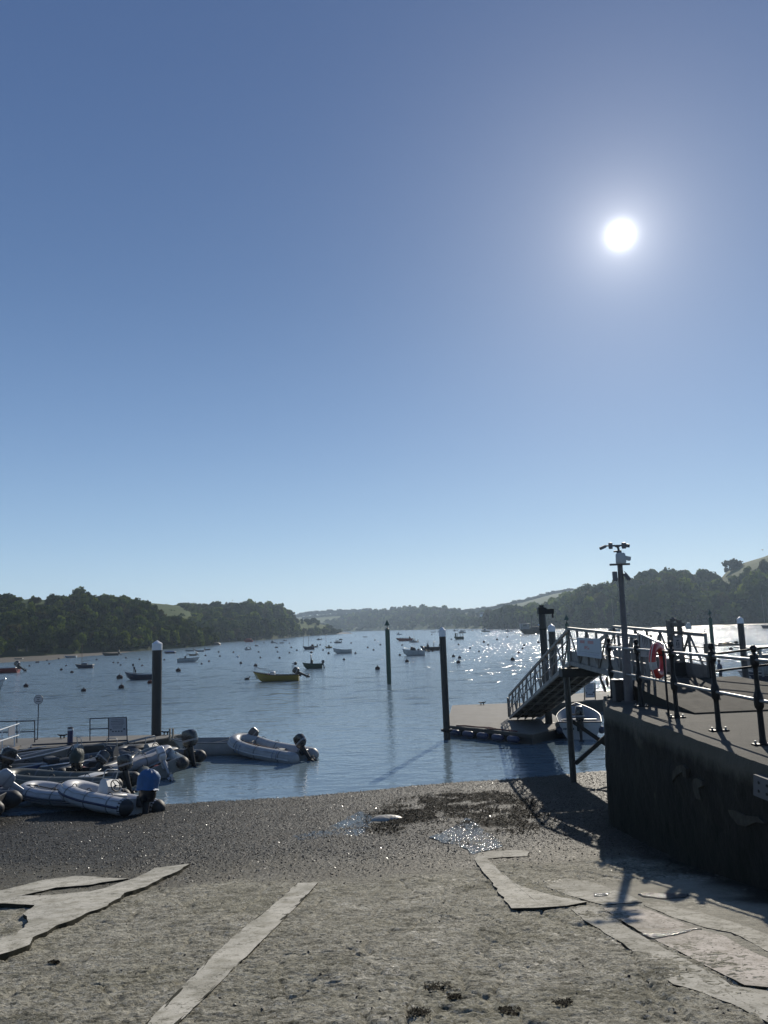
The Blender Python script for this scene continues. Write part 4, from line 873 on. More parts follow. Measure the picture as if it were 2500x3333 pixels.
# beige board with a round emblem
bc = [at(2083, 2066, 18.45), at(2119, 2067, 17.9), at(2121, 2139, 17.9), at(2085, 2137, 18.45)]
bd = board('notice_board', bc, pm('board_beige', (.33, .30, .28), .6, var=.1), 'beige board with a round emblem behind the lifebuoy', 'sign', [(.60, .80, .95, .92, INK), (.64, .83, .91, .89, pm('board_beige2', (.3, .27, .25), .6))])
e = MB(); cc = Vector(bc[0]).lerp(bc[1], .45).lerp(Vector(bc[3]).lerp(bc[2], .45), .28); ux = (Vector(bc[1]) - Vector(bc[0])).normalized(); uz = Vector((0, 0, 1)); nn = ux.cross(uz)
nn = -nn if nn.dot(Vector((0, 0, H)) - cc) < 0 else nn
e.tube([cc + nn * .006 - bd.location + ux * .12 * math.cos(a) + uz * .13 * math.sin(a) for a in np.linspace(0, 2 * math.pi, 25)[:-1]], .006, 6, closed=True)
for a in (0, 1.05, 2.1): e.bar(cc + nn * .006 - bd.location + (ux * math.cos(a) + uz * math.sin(a)) * .12, cc + nn * .006 - bd.location - (ux * math.cos(a) + uz * math.sin(a)) * .12, .006, .008)
e.build('emblem', pm('emblem_grey', (.16, .15, .16), .6), bd)
for bx in (0, 1):
    a = Vector(bc[bx]) - bd.location; e = MB(); e.bar((a.x, a.y + .04, a.z), (a.x, a.y + .04, QZ - bd.location.z), .05, .05, up=(1, 0, 0)); e.build('post', TG, bd, smooth=False)
# lifebuoy on its stand
ls = thing('lifebuoy_stand', 'thin dark post holding the lifebuoy beside the railing', 'post', atz(2177, 2333, QZ)); lo = ls.location.copy()
q = MB(); q.cyl((0, 0, 0), (0, 0, 1.25), .022, n=8); q.build('post', IRON, ls)
q = MB(); q.cyl((0, 0, 1.15), (-.22, .10, 1.18), .015, n=6); q.build('hook', IRON, ls)
lc = at(2141, 2150, lo.y + .12); lb = thing('lifebuoy', 'red lifebuoy with white bands hanging by the quay railing', 'lifebuoy', lc)
ORANGE = pm('lifebuoy_red', (.42, .02, .014), .4, var=.08, coat=.2); WB = pm('lifebuoy_white', (.42, .41, .40), .45)
lb.rotation_euler = (0, 0, rad(50))
q = MB(); q.torus((0, 0, 0), .265, .085, 40, 14, axis='y', flat=.75); q.build('ring', ORANGE, lb)
for a in (150,):
    q = MB(); q.torus((0, 0, 0), .265, .088, 8, 14, axis='y', a0=rad(a + 45 - 13), a1=rad(a + 45 + 13), flat=.76); q.build('band', WB, lb)
rp_ = []
for i in range(48):
    a = 2 * math.pi * i / 48; s_ = abs(math.sin(2 * a)); rp_.append(((.352 + .045 * s_) * math.cos(a), -.03 * s_, (.352 + .045 * s_) * math.sin(a) - .02 * s_))
q = MB(); q.tube(rp_, .009, 6, closed=True); q.build('grab_rope', pm('rope_white', (.5, .48, .44), .8), lb)

# ------------------------------------------------------------------ pontoons, piles and beacons
DECK = pm('pontoon_deck', (.145, .138, .122), .85, var=.2, scale=2.5, dirt=(.09, .086, .075), dirt_amt=.5, dirt_scale=.8, bump=.004, bscale=30)
FASC = pm('pontoon_fascia', (.03, .028, .024), .6, var=.4, scale=3)
def pontoon(name, poly, z, label, cat='pontoon'):
    r = thing(name, label, cat, (*poly[0], 0)); o = poly[0]; P = [(x - o[0], y - o[1]) for x, y in poly]
    cx = sum(p[0] for p in P) / len(P); cy = sum(p[1] for p in P) / len(P)
    S = [((x - cx) * .988 + cx, (y - cy) * .988 + cy) for x, y in P]
    mb = MB(); mb.prism(P, z - .04, z); mb.build('deck', DECK, r, smooth=False)
    mb = MB(); mb.prism(S, -.35, z - .04); mb.build('fascia', FASC, r, smooth=False)
    mb = MB()
    for i in range(len(P)): a, c = P[i - 1], P[i]; mb.bar((*a, z - .1), (*c, z - .1), .10, .14)
    mb.build('rubbing_strake', pm('strake_timber', (.05, .044, .036), .7, var=.3), r, smooth=False)
    return r
pR = pontoon('pontoon', [(2.69, 37.9), (6.0, 34.0), (8.2, 36.5), (8.55, 47.2), (3.7, 47.1)], .45, 'grey floating pontoon at the foot of the gangway')
pontoon('pontoon', [(8.15, 43.4), (8.2, 47.0), (21, 54.8), (34, 61), (36, 58), (23, 51.2), (14, 45.6)], .70, 'bright far pontoon running out to the moored cabin launch')
pL = pontoon('pontoon', [(-9.55, 36.05), (-10.0, 34.9), (-11.2, 33.65), (-15.9, 33.0), (-30, 31.0), (-30, 37.4), (-17, 36.6)], .70, 'grey floating pontoon behind the cluster of dinghies')
def cleat(p, label, s=1.0):
    r = thing('cleat', label, 'cleat', p); q = MB(); q.tube([(-.17 * s, 0, .13 * s), (-.08 * s, 0, .10 * s), (.08 * s, 0, .10 * s), (.17 * s, 0, .13 * s)], [.018 * s, .026 * s, .026 * s, .018 * s], 8); q.build('horn', IRON, r)
    for x in (-.06, .06): q = MB(); q.cyl((x * s, 0, 0), (x * s, 0, .10 * s), .022 * s, n=8); q.build('foot', IRON, r)
cleat(atz(203, 2403, .7), 'black mooring cleat beside the blue bollard', 1.3); cleat(atz(540, 2392, .7), 'black mooring cleat beside the tall white-capped pile', 1.3); cleat(atz(1570, 2294, .45), 'black mooring cleat on the pontoon left of the gangway', 1.3)
PILE = pm('steel_pile', (.022, .022, .022), .5, var=.4, scale=2, dirt=(.035, .032, .025), dirt_amt=.7, dirt_scale=.8, spec=.4)
CAPM = pm('white_cap', (.62, .64, .66), .4, var=.06)
def pile(base, d, top_z, label, cap=True, group='white-capped mooring piles'):
    r = thing('mooring_pile', label, 'pile', (base.x, base.y, 0), 0, group if cap else None); h = top_z - (.42 if cap else 0)
    q = MB(); q.tube([(0, 0, -1.5), (0, 0, h)], d / 2, 20); q.build('shaft', PILE, r)
    if cap: q = MB(); q.lathe([(d / 2 * 1.05, h - .03), (d / 2 * 1.05, h + .27), (.01, h + .42)], n=20); q.build('cap', CAPM, r)
    q = MB(); q.torus((0, 0, .42), d / 2 + .07, .06, 16, 6); q.build('pile_guide', IRON, r); return r
b1 = atz(509, 2394, .7); pile(b1, .44, at(507, 2084, b1.y).z, 'thick white-capped pile standing by the dinghy pontoon')
b2 = atz(1454, 2374, .45); pile(b2, .31, at(1446, 2040, b2.y).z, 'white-capped pile at the corner of the gangway pontoon')
b3 = at(1812, 2300, 46); pile(b3, .40, at(1808, 2030, 46).z, 'white-capped pile behind the gangway and the tall bracketed pile')
b4 = atz(2430, 2225, .7); pile(b4, .40, at(2404, 2007, b4.y).z, 'white-capped pile behind the far end of the quay railing')
b5 = atz(1787, 2354, .45); tp_ = pile(b5, .34, at(1766, 1976, b5.y).z, 'tall black pile with a bracket on top behind the gangway', False)
h5 = at(1766, 1976, b5.y).z; q = MB(); q.cyl((0, 0, h5), (0, 0, h5 + .10), .12, n=10); q.box((.30, 0, h5 - .22), (.55, .12, .24)); q.box((.50, 0, h5 - .42), (.08, .08, .2)); q.box((0, 0, h5 - .18), (.40, .40, .3)); q.build('bracket', IRON, tp_, smooth=False)
q = MB(); q.torus((0, 0, h5 - 1.05), .19, .03, 16, 6); q.build('collar', IRON, tp_)
q = MB(); q.ball((-.2, -.05, h5 - .85), .05, 10, 6); q.build('lamp', CAPM, tp_)
BGREEN = pm('beacon_green', (.008, .05, .032), .45, var=.25, scale=3)
def beacon(base, d, tz, az, tw, th, label):
    r = thing('channel_beacon', label, 'beacon', (base.x, base.y, 0), 0, 'green channel beacons')
    q = MB(); q.tube([(0, 0, -1.5), (0, 0, .9), (0, 0, .95), (0, 0, tz)], [d * .47, d * .47, d / 2, d / 2], 16); q.build('post', BGREEN, r)
    q = MB(); q.lathe([(.16, tz), (.05, tz + .12), (.03, tz + .14), (.03, az - th + .02)], n=10); q.build('stem', IRON, r)
    q = MB(); q.lathe([(tw / 2, az - th), (tw / 2, az - th + .03), (.01, az)], n=18); q.build('topmark', BGREEN, r)
g1_ = atz(1267, 2226, 0); beacon(g1_, .43, at(1258, 2048, g1_.y).z, at(1259, 2017, g1_.y).z, .52, .54, 'green channel beacon with a cone topmark standing in open water')
g2_ = at(1850, 2100, 82); beacon(g2_, .42, at(1848, 2029, 82).z, at(1848, 1999, 82).z, .55, .6, 'green channel beacon peeping over the gangway knuckle')
g3_ = atz(2325, 2152, 0); beacon(g3_, .42, at(2308, 2012, g3_.y).z, at(2305, 1985, g3_.y).z, .55, .52, 'green channel beacon behind the timber gate frame')
# fittings on the left pontoon
PAINT = pm('dark_paint', (.02, .025, .035), .45, var=.2)
sp_ = thing('sign_post', 'round white sign on a slim post at the back of the dinghy pontoon', 'sign', atz(122, 2407, .7)); o = sp_.location.copy(); hh = at(121, 2277, o.y).z - .7
q = MB(); q.cyl((0, 0, 0), (0, 0, hh), .022, n=8); q.cyl((-.12, 0, .02), (0, 0, .02), .02, n=6); q.build('post', PAINT, sp_)
q = MB(); q.cyl((0, -.03, hh), (0, .0, hh), .2, n=28); d_ = q.build('disc', pm('disc_white', (.45, .45, .45), .5, var=.05), sp_)
q = MB(); q.torus((0, -.02, hh), .2, .014, 28, 6, axis='y'); q.build('rim', PAINT, sp_)
q = MB()
for (x0, x1, z) in ((-.11, .08, .085), (-.06, .05, .0), (-.11, .11, -.085)): q.box(((x0 + x1) / 2, -.033, hh + z), (x1 - x0, .004, .03))
q.build('lettering', INK, d_, smooth=False)
def frame(name, label, loc, segs, r_=.024, mat_=None, cat='railing', part='rail'):
    t_ = thing(name, label, cat, loc)
    for a, c in segs: q = MB(); q.cyl(Vector(a) - Vector(loc), Vector(c) - Vector(loc), r_, n=8); q.build(part if abs((Vector(a) - Vector(c)).z) < .3 else 'post', mat_ or PAINT, t_)
    return t_
yb_ = atz(353, 2413, .7).y
P_ = lambda px, py, dy=0: at(px, py, yb_ + dy)
nf = frame('notice_stand', 'dark tube frame holding a grey notice on the dinghy pontoon', atz(353, 2413, .7), [(P_(293, 2339, .2), P_(412, 2335, -.2)), (P_(293, 2373, .2), P_(353, 2371)), (P_(293, 2339, .2), P_(293, 2411, .2)), (P_(353.5, 2337), P_(353.5, 2411)), (P_(412, 2335, -.2), P_(414, 2409, -.2))], cat='notice frame')
GREYB = pm('notice_grey', (.34, .35, .37), .55, var=.08)
board('notice', [P_(355, 2338, -.04), P_(410, 2336, -.24), P_(411, 2395, -.24), P_(355, 2397, -.04)], GREYB, '', '', lines([(.15, .85, .08, .02), (.12, .88, .16, .035), (.14, .9, .25, .018), (.1, .9, .31, .018), (.14, .86, .36, .018), (.2, .8, .44, .02), (.2, .8, .50, .02), (.25, .78, .56, .018)], INK, 8) + [(.05, .60, .15, .67, INK), (.84, .58, .95, .66, INK)] + [(.18 + .17 * i, .70, .28 + .17 * i, .77, INK) for i in range(4)], parts_parent=nf)
frame('edge_rail', 'low dark rail along the front edge of the dinghy pontoon', atz(250, 2421, .7), [(atz(103, 2425, .78), atz(415, 2410, .78)), (atz(103, 2425, .78), atz(101, 2434, .72)), (atz(415, 2410, .78), atz(418, 2418, .72))], .035, cat='rail')
yr = atz(113, 2416, .7).y
frame('railing', 'dark two-bar railing at the back of the dinghy pontoon', atz(113, 2416, .7), [(at(-60, 2350, yr + .5), at(113, 2346, yr)), (at(-60, 2386, yr + .5), at(113, 2381, yr)), (at(113, 2346, yr), atz(113, 2416, .7)), (at(55, 2347, yr + .2), atz(55, 2418, .7))])
acc = frame('access_gangway', 'white handrails of the ramp reaching the dinghy pontoon', atz(30, 2445, .72), [(at(-60, 2396, 26.5), at(62, 2355, 32.2)), (at(-60, 2432, 26.5), at(62, 2392, 32.2)), (at(62, 2355, 32.2), at(63, 2392, 32.2)), (at(7, 2374, 29.6), at(7, 2448, 29.6)), (at(47, 2360, 31.5), at(47, 2430, 31.5))], .022, pm('white_rail', (.6, .62, .63), .4, var=.08), 'gangway', 'handrail')
ao = acc.location
q = MB(); a, c = at(-70, 2490, 26.5) - ao, at(60, 2432, 32.4) - ao; q.bar(a, c, .10, .14); q.bar(a + Vector((-1.3, .5, 0)), c + Vector((-1.3, .5, 0)), .1, .14); q.build('side_beam', pm('brown_beam', (.16, .13, .10), .7), acc, smooth=False)
q = MB(); q.bar(a + Vector((-.65, .25, 0)), c + Vector((-.65, .25, 0)), 1.2, .06); q.build('deck', TIMB, acc, smooth=False)
board('plate', [at(28, 2368, 30.6), at(49, 2360, 31.0), at(49, 2390, 31.0), at(28, 2398, 30.6)], GREYB, '', '', [], parts_parent=acc)
bo = thing('service_bollard', 'dark blue round service bollard with a pale lamp top', 'bollard', atz(228, 2424, .7)); hb = at(226, 2368, bo.location.y).z - .7
q = MB(); q.lathe([(.14, 0), (.14, .02), (.115, .03), (.115, hb - .12)], n=18); q.build('column', pm('bollard_blue', (.012, .02, .075), .4, var=.15), bo)
q = MB(); q.lathe([(.118, hb - .12), (.118, hb - .05), (.10, hb - .04)], n=18); q.build('lamp', pm('lamp_white', (.6, .62, .63), .35), bo)
q = MB(); q.lathe([(.10, hb - .04), (.125, hb - .02), (.125, hb), (.03, hb + .03)], n=18); q.build('lid', IRON, bo)
ld = thing('ladder', 'pale pair of ladder ends at the right end of the dinghy pontoon', 'ladder', atz(557, 2412, .55))
for px in (553, 563):
    a = atz(px, 2412, .55); c = at(px, 2371, a.y); q = MB(); q.bar(a - ld.location, c - ld.location, .07, .07, up=(1, 0, 0)); q.build('rail', pm('pale_wood', (.26, .23, .18), .7), ld, smooth=False)
for z in (.1, .35): q = MB(); q.cyl((-.07, 0, z), (.07, 0, z), .018, n=6); q.build('rung', STEEL, ld)
# A-frame notice and fenders on the far pontoons
an = thing('notice_stand', 'grey framed notice standing on the far pontoon under the gangway', 'notice', atz(1921, 2277, .7)); ao = an.location.copy(); W = lambda px, py: at(px, py, ao.y) - ao
for px in (1903, 1938):
    a, c = W(px, 2277), W(px - 2, 2222); q = MB(); q.bar((a.x, 0, 0), (c.x, 0, c.z), .05, .05, up=(0, 1, 0)); q.build('post', IRON, an, smooth=False)
board('notice', [W(1904, 2223) + ao, W(1933, 2222) + ao, W(1937, 2270) + ao, W(1906, 2271) + ao], GREYB, '', '', lines([(.1, .9, .06, .04), (.2, .8, .16, .03), (.1, .9, .26, .03), (.1, .9, .36, .03), (.2, .8, .46, .03)], INK, 9) + [(.05, .62, .17, .72, INK), (.8, .60, .95, .70, INK)] + [(.22 + .16 * i, .74, .32 + .16 * i, .83, INK) for i in range(4)], parts_parent=an)
FB = pm('fender_blue', (.02, .03, .075), .4, var=.2)
fl = [(3.06, 37.3), (3.64, 36.63), (4.22, 35.95), (4.8, 35.26), (5.38, 34.58)]
for i, (x, y) in enumerate(fl):
    q = MB(); q.M = Matrix.Translation((x - .12, y - .12, .2)) @ Matrix.Rotation(rad(-49.7), 4, 'Z'); q.loft([q.rring(0, 0, 0, .01, .01)[:0] or [(sx, .14 * rr * math.cos(a), .14 * rr * math.sin(a)) for a in np.linspace(0, 2 * math.pi, 13)[:-1]] for sx, rr in ((-.34, .15), (-.28, .8), (-.2, 1), (.2, 1), (.28, .8), (.34, .15))])
    tag(q.build('fender', FB), f'dark blue fender on the gangway pontoon edge, {ORD[i]} from the left', 'fender', 'fenders along the gangway pontoon')
q = MB(); q.tube([(3.06, 37.45, .48), (3.5, 37.3, .48), (4.0, 36.6, .49), (4.5, 36.4, .48), (4.75, 35.8, .48), (4.43, 35.75, .48), (4.25, 36.2, .5), (4.85, 35.65, .48), (5.5, 34.8, .48)], .03, 6); tag(q.build('mooring_rope', pm('red_rope', (.12, .04, .035), .8)), 'reddish rope lying along the pontoon edge', 'rope')
for i, (px, py0, py1, Y, lab) in enumerate(((1953, 2190, 2252, 23.5, 'long dark weed-hung rope dangling under the gangway'), (1977, 2195, 2236, 22.5, 'short dark weed-hung rope dangling under the gangway'))):
    a, c = at(px, py0, Y), at(px + (18 if i == 0 else 1), py1, Y); q = MB(); q.tube([a, a.lerp(c, .3) + Vector((-.03, 0, 0)), a.lerp(c, .7), c], [.02, .035, .045, .03], 7); tag(q.build('hanging_rope', DARKT), lab, 'rope')
# ------------------------------------------------------------------ boats
GREYT = pm('hypalon_grey', (.30, .30, .31), .5, var=.10, dirt=(.2, .2, .19), dirt_amt=.4)
WHITET = pm('hypalon_white', (.42, .42, .43), .48, var=.08, dirt=(.28, .28, .26), dirt_amt=.5)
OLIVET = pm('hypalon_olive', (.07, .072, .055), .45, var=.2, dirt=(.11, .11, .09), dirt_amt=.4)
BLACKT = pm('hypalon_black', (.018, .019, .021), .42, var=.25)
DGREYT = pm('hypalon_charcoal', (.05, .055, .058), .45, var=.2)
NAVYS = pm('navy_stripe', (.012, .016, .05), .5)
GRP = pm('white_grp', (.45, .46, .46), .38, var=.08, dirt=(.30, .30, .27), dirt_amt=.5, coat=.2)
GRPG = pm('grey_grp', (.18, .19, .19), .42, var=.12, dirt=(.12, .12, .11), dirt_amt=.5)
DECKG = pm('grey_deck_paint', (.20, .205, .20), .65, var=.15, dirt=(.12, .12, .11), dirt_amt=.5)
NAVY = pm('navy_paint', (.012, .02, .05), .35, var=.15, coat=.2)
BLUE = pm('blue_paint', (.02, .05, .17), .4, var=.15, coat=.2)
REDH = pm('red_paint', (.22, .022, .018), .4, var=.12)
YELH = pm('yellow_paint', (.29, .195, .02), .42, var=.12)
GRNH = pm('green_paint', (.018, .05, .032), .4, var=.15)
BLKP = pm('black_gloss', (.012, .012, .014), .25, var=.2, coat=.3)
BLKM = pm('black_rubber', (.014, .014, .015), .6)
SILV = pm('outboard_silver', (.30, .31, .33), .35, metal=.3, var=.1)
TARP = pm('blue_tarpaulin', (.018, .09, .22), .6, var=.25, scale=5, bump=.02, bscale=9)
GTARP = pm('green_cover', (.016, .028, .024), .65, var=.3, bump=.02, bscale=9)
GLASSB = pm('dark_window', (.02, .025, .03), .08)
VARN = pm('varnished_wood', (.16, .075, .025), .35, var=.25)
CREAM = pm('cream_paint', (.40, .36, .27), .5, var=.1)
BROWNH = pm('brown_paint', (.09, .05, .03), .5, var=.2)
ORGH = pm('orange_paint', (.40, .12, .03), .45, var=.1)
PALEB = pm('pale_blue_paint', (.18, .26, .33), .45, var=.1)

SEAM = pm('tube_seam', (.13, .13, .135), .5, var=.1); ROPEM = pm('rope_pale', (.30, .29, .26), .85)
def outboard(parent, loc, s=1.0, tilt=0.0, cowl=BLKP, leg=BLKM, steer=0.0, cover=None, tiller=False):
    """an outboard clamped at loc on the transom, propeller aft (-X)"""
    M_ = Matrix.Translation(Vector(loc)) @ Matrix.Rotation(steer, 4, 'Z') @ Matrix.Rotation(tilt, 4, 'Y') @ Matrix.Scale(s, 4)
    q = MB(); q.M = M_
    q.bbox((-.03, 0, -.08), (.14, .22, .26), .02); q.loft([q.rring(-.16, 0, .12, .10, .075), q.rring(-.17, 0, -.15, .085, .055), q.rring(-.18, 0, -.52, .075, .038), q.rring(-.19, 0, -.70, .07, .03)])
    q.bbox((-.24, 0, -.50), (.34, .17, .018), .006)
    q.loft([[(x, r_ * math.cos(a), -.66 + r_ * math.sin(a)) for a in np.linspace(0, 6.283, 11)[:-1]] for x, r_ in ((-.02, .008), (-.06, .035), (-.16, .05), (-.28, .048), (-.36, .03))])
    q.loft([[(-.10, -.008, -.68), (-.10, .008, -.68), (-.30, .008, -.68), (-.30, -.008, -.68)], [(-.20, -.004, -.86), (-.20, .004, -.86), (-.29, .004, -.84), (-.29, -.004, -.84)]])
    if tiller: q.tube([(-.02, 0, .16), (.25, .05, .20), (.50, .08, .22)], [.03, .025, .02], 8)
    o = q.build('outboard_motor', leg, parent)
    p = MB(); p.M = M_
    for k in range(3):
        a = k * 2.094; c, n_ = math.cos(a), math.sin(a)
        p.loft([[(-.37 + dx, c * r_ - n_ * w, -.66 + n_ * r_ + c * w) for (dx, w) in ((-.03, -.05), (.0, .0), (.02, .05))] for r_ in (.03, .08, .12)], cap=False, close=False)
    p.cyl((-.33, 0, -.66), (-.42, 0, -.66), .035, .015, 8); p.build('propeller', leg, o)
    c = MB(); c.M = M_
    if cover is None:
        c.loft([c.rring(-.17, 0, .08, .15, .10, 4), c.rring(-.20, 0, .17, .235, .135, 4), c.rring(-.21, 0, .36, .25, .14, 4.5), c.rring(-.215, 0, .50, .235, .13, 4.5), c.rring(-.19, 0, .575, .18, .115, 4), c.rring(-.17, 0, .60, .10, .08, 3)]); c.build('cowl', cowl, o)
        d = MB(); d.M = M_; d.loft([d.rring(-.208, 0, .24, .246, .141, 4.3), d.rring(-.21, 0, .30, .253, .144, 4.4)]); d.build('cowl_band', pm('cowl_grey', (.2, .2, .21), .4), o)
    else:
        rg = []; g = random.Random(4)
        k_ = MB(); k_.M = M_; k_.loft([k_.rring(-.18, 0, -.10, .15, .11), k_.rring(-.19, 0, .0, .20, .14), k_.rring(-.19, 0, .3, .23, .15)]); k_.build('cowl', cowl, o)
        for z, a, b_ in ((.16, .285, .20), (.19, .25, .175), (.34, .265, .18), (.46, .26, .175), (.56, .20, .14), (.62, .11, .08), (.635, .02, .02)):
            rg.append([(x * (1 + .05 * math.sin(7 * k + z * 9)) , y * (1 + .06 * math.cos(5 * k + z * 12)), zz + .012 * math.sin(k * 2.3)) for k, (x, y, zz) in enumerate(c.rring(-.18, 0, z, a, b_, 2.8, 24))])
        c.loft(rg); c.build('engine_cover', cover, o)
    return o
def wheel(parent, loc, r=.17, tilt=rad(60), mat_=BLKM):
    q = MB(); q.M = Matrix.Translation(Vector(loc)) @ Matrix.Rotation(-tilt, 4, 'Y'); q.torus((0, 0, 0), r, .017, 24, 8)
    for k in range(3): a = k * 2.094 + .5; q.cyl((0, 0, 0), (r * math.cos(a), r * math.sin(a), 0), .011, n=6)
    q.ball((0, 0, 0), .035, 8, 6); q.cyl((0, 0, 0), (0, 0, -.12), .02, n=8); return q.build('steering_wheel', mat_, parent)
def console(parent, x, mat_, h=.62, w=.5, z0=.15, screen=True, wh=True):
    q = MB(); q.loft([[(x - .22, -w / 2, z0), (x + .22, -w / 2, z0), (x + .22, w / 2, z0), (x - .22, w / 2, z0)], [(x - .20, -w / 2 + .02, z0 + h * .72), (x + .17, -w / 2 + .02, z0 + h * .9), (x + .17, w / 2 - .02, z0 + h * .9), (x - .20, w / 2 - .02, z0 + h * .72)], [(x - .02, -w / 2 + .04, z0 + h), (x + .13, -w / 2 + .04, z0 + h), (x + .13, w / 2 - .04, z0 + h), (x - .02, w / 2 - .04, z0 + h)]])
    o = q.build('console', mat_, parent, angle=30)
    if screen:
        r_ = MB(); y = w / 2 - .03; r_.tube([(x + .1, -y, z0 + h - .02), (x + .07, -y, z0 + h + .22), (x + .06, -y + .06, z0 + h + .27), (x + .06, y - .06, z0 + h + .27), (x + .07, y, z0 + h + .22), (x + .1, y, z0 + h - .02)], .016, 8); r_.build('grab_rail', STEEL, o)
    if wh: wheel(parent, (x - .24, .02, z0 + h * .78), .17)
    return o
def rib(name, label, loc, heading, L=3.4, W=1.65, r=.21, tube=WHITET, stripe=NAVYS, hull=GRP, floor=DECKG, heel=0.0, trim=0.0, con=None, motor=None, group='inflatable dinghies by the pontoon', tipm=BLKM, seat=True, handles=True, bow=.16, dbl=False):
    """inflatable with rigid V hull; origin under the middle, bow +X"""
    root = thing(name, label, 'dinghy', loc, 0, group); root.rotation_euler = (heel, -trim, heading)
    w = W / 2 - r; zc = .30; xs_ = L / 2 - r - w * 1.25
    P = [(-L / 2, -w, zc), (-L / 2 + .05, -w, zc)]
    for x in np.linspace(-L / 2 + .3, xs_, 9): P.append((float(x), -w, zc + bow * max(0, (x + .1) / (L / 2)) ** 2))
    for a in np.linspace(-90, 90, 19)[1:-1]:
        x = xs_ + w * 1.25 * math.cos(rad(a)); P.append((x, w * math.sin(rad(a)), zc + bow * max(0, (x + .1) / (L / 2)) ** 2))
    P += [(x, -y, z) for x, y, z in reversed(P[:11])]
    n = len(P); R_ = [r] * n
    q = MB(); q.tube(P, R_, 18); tb = q.build('tube', tube, root)
    for e, sg_ in ((P[0], 1), (P[-1], -1)):
        q = MB(); q.tube([(e[0] + .10, e[1], e[2]), (e[0] - .02, e[1], e[2]), (e[0] - .12, e[1], e[2]), (e[0] - .22, e[1], e[2]), (e[0] - .25, e[1], e[2])], [r * 1.005, r * 1.0, r * .82, r * .45, r * .2], 16); q.build('tube_end', tipm, tb)
    def side(k, dz, rr, name_, mat_):
        for s_ in ((0,) if True else ()):
            Q_ = []
            for i, p in enumerate(P[1:-1]):
                a, c = Vector(P[i]), Vector(P[i + 2]); d = (c - a).normalized(); o_ = Vector((d.y, -d.x, 0)).normalized()
                Q_.append(Vector(p) + o_ * r * k + Vector((0, 0, dz)))
            q = MB(); q.tube(Q_, rr, 8); q.build(name_, mat_, tb)
    if stripe is not None:
        side(.985, -.03, .034, 'rubbing_strake', stripe)
        if dbl: side(.93, -.10, .02, 'rubbing_strake', stripe)
    q = MB()                                # glued seams round the tube
    for i in (3, 7, 11, len(P) - 12, len(P) - 8, len(P) - 4):
        a, c = Vector(P[i - 1]), Vector(P[i + 1]); d = (c - a).normalized(); q.tube([Vector(P[i]) - d * .03, Vector(P[i]) + d * .03], r * 1.008, 18, cap=False)
    q.build('seam', SEAM, tb)
    Q_ = []
    for i, p in enumerate(P[1:-1]):
        a, c = Vector(P[i]), Vector(P[i + 2]); d = (c - a).normalized(); o_ = Vector((d.y, -d.x, 0)).normalized(); Q_.append(Vector(p) + o_ * r * .84 + Vector((0, 0, r * (.62 - .16 * (i % 3 == 1)))))
    q = MB(); q.tube(Q_, .010, 5); q.build('life_line', ROPEM, tb)
    if con is None or L > 3.9: q = MB(); q.bbox((-L * .33, w * .35, .34), (.36, .24, .22), .05); q.build('fuel_tank', pm('fuel_red', (.16, .015, .012), .45), root)
    # rigid bottom
    q = MB(); rings = []
    for x, hw, kz, sz in ((-L / 2 + .12, w, .02, .16), (-L / 4, w, 0, .15), (L * .12, w * .98, .0, .16), (L * .28, w * .8, .06, .22), (L * .40, w * .42, .18, .32), (L / 2 - r * 1.2, .05, .34, .40)):
        rings.append([(x, -hw, sz + .03), (x, -hw, sz), (x, -hw * .5, (kz + sz) / 2 - .01), (x, 0, kz - .05), (x, hw * .5, (kz + sz) / 2 - .01), (x, hw, sz), (x, hw, sz + .03)])
    q.loft(rings); q.build('hull', hull, root, angle=25)
    q = MB(); q.prism([(-L / 2 + .15, -w), (L * .18, -w), (L * .33, -w * .7), (L * .33, w * .7), (L * .18, w), (-L / 2 + .15, w)], .20, .225); q.build('floor', floor, root, smooth=False)
    q = MB(); q.bbox((-L / 2 + .16, 0, .30), (.05, 2 * w, .44), .012); q.build('transom', hull, root)
    if seat: q = MB(); q.bbox((-L * .16, 0, .40), (.26, 2 * w - .1 if con is None else .6, .05 if con is None else .3), .03); q.build('seat', floor if con is None else hull, root)
    if handles:
        for x in (-L * .28, L * .0, L * .2):
            for s_ in (-1, 1):
                q = MB(); q.torus((x, s_ * w, zc + r * .93 + bow * max(0, (x + .1) / (L / 2)) ** 2), .10, .012, 10, 6, axis='y', a0=rad(20), a1=rad(160)); q.build('grab_handle', BLKM, tb)
    if con: console(root, con.get('x', .1), con.get('m', GRP), con.get('h', .6), con.get('w', .5), .22, con.get('screen', True))
    if motor: outboard(root, (-L / 2 + .14, 0, motor.pop('z', .50)), **motor)
    return root
def hull_pts(L, B, fb, draft, rise, s, vee=.5, rake=.35, aft=.86):
    hb = B / 2 * (aft + (1 - aft) * min(1, s / .4)) * (1 - max(0, (s - .38) / .62) ** 2.4); hb = max(hb, .015)
    sh = fb + rise * max(0, s - .25) ** 2 * 1.7 + .04 * (1 - s) ** 2 * fb; kz = -draft + (draft + sh * .35) * max(0, (s - .75) / .25) ** 2
    x = -L / 2 + L * s; o = []
    for h in (1, .75, .5, .28, .12, 0):
        o.append((x - rake * L * .28 * (1 - h) * max(0, (s - .55) / .45) ** 1.5, hb * h ** vee if h else 0, kz + (sh - kz) * h))
    return o
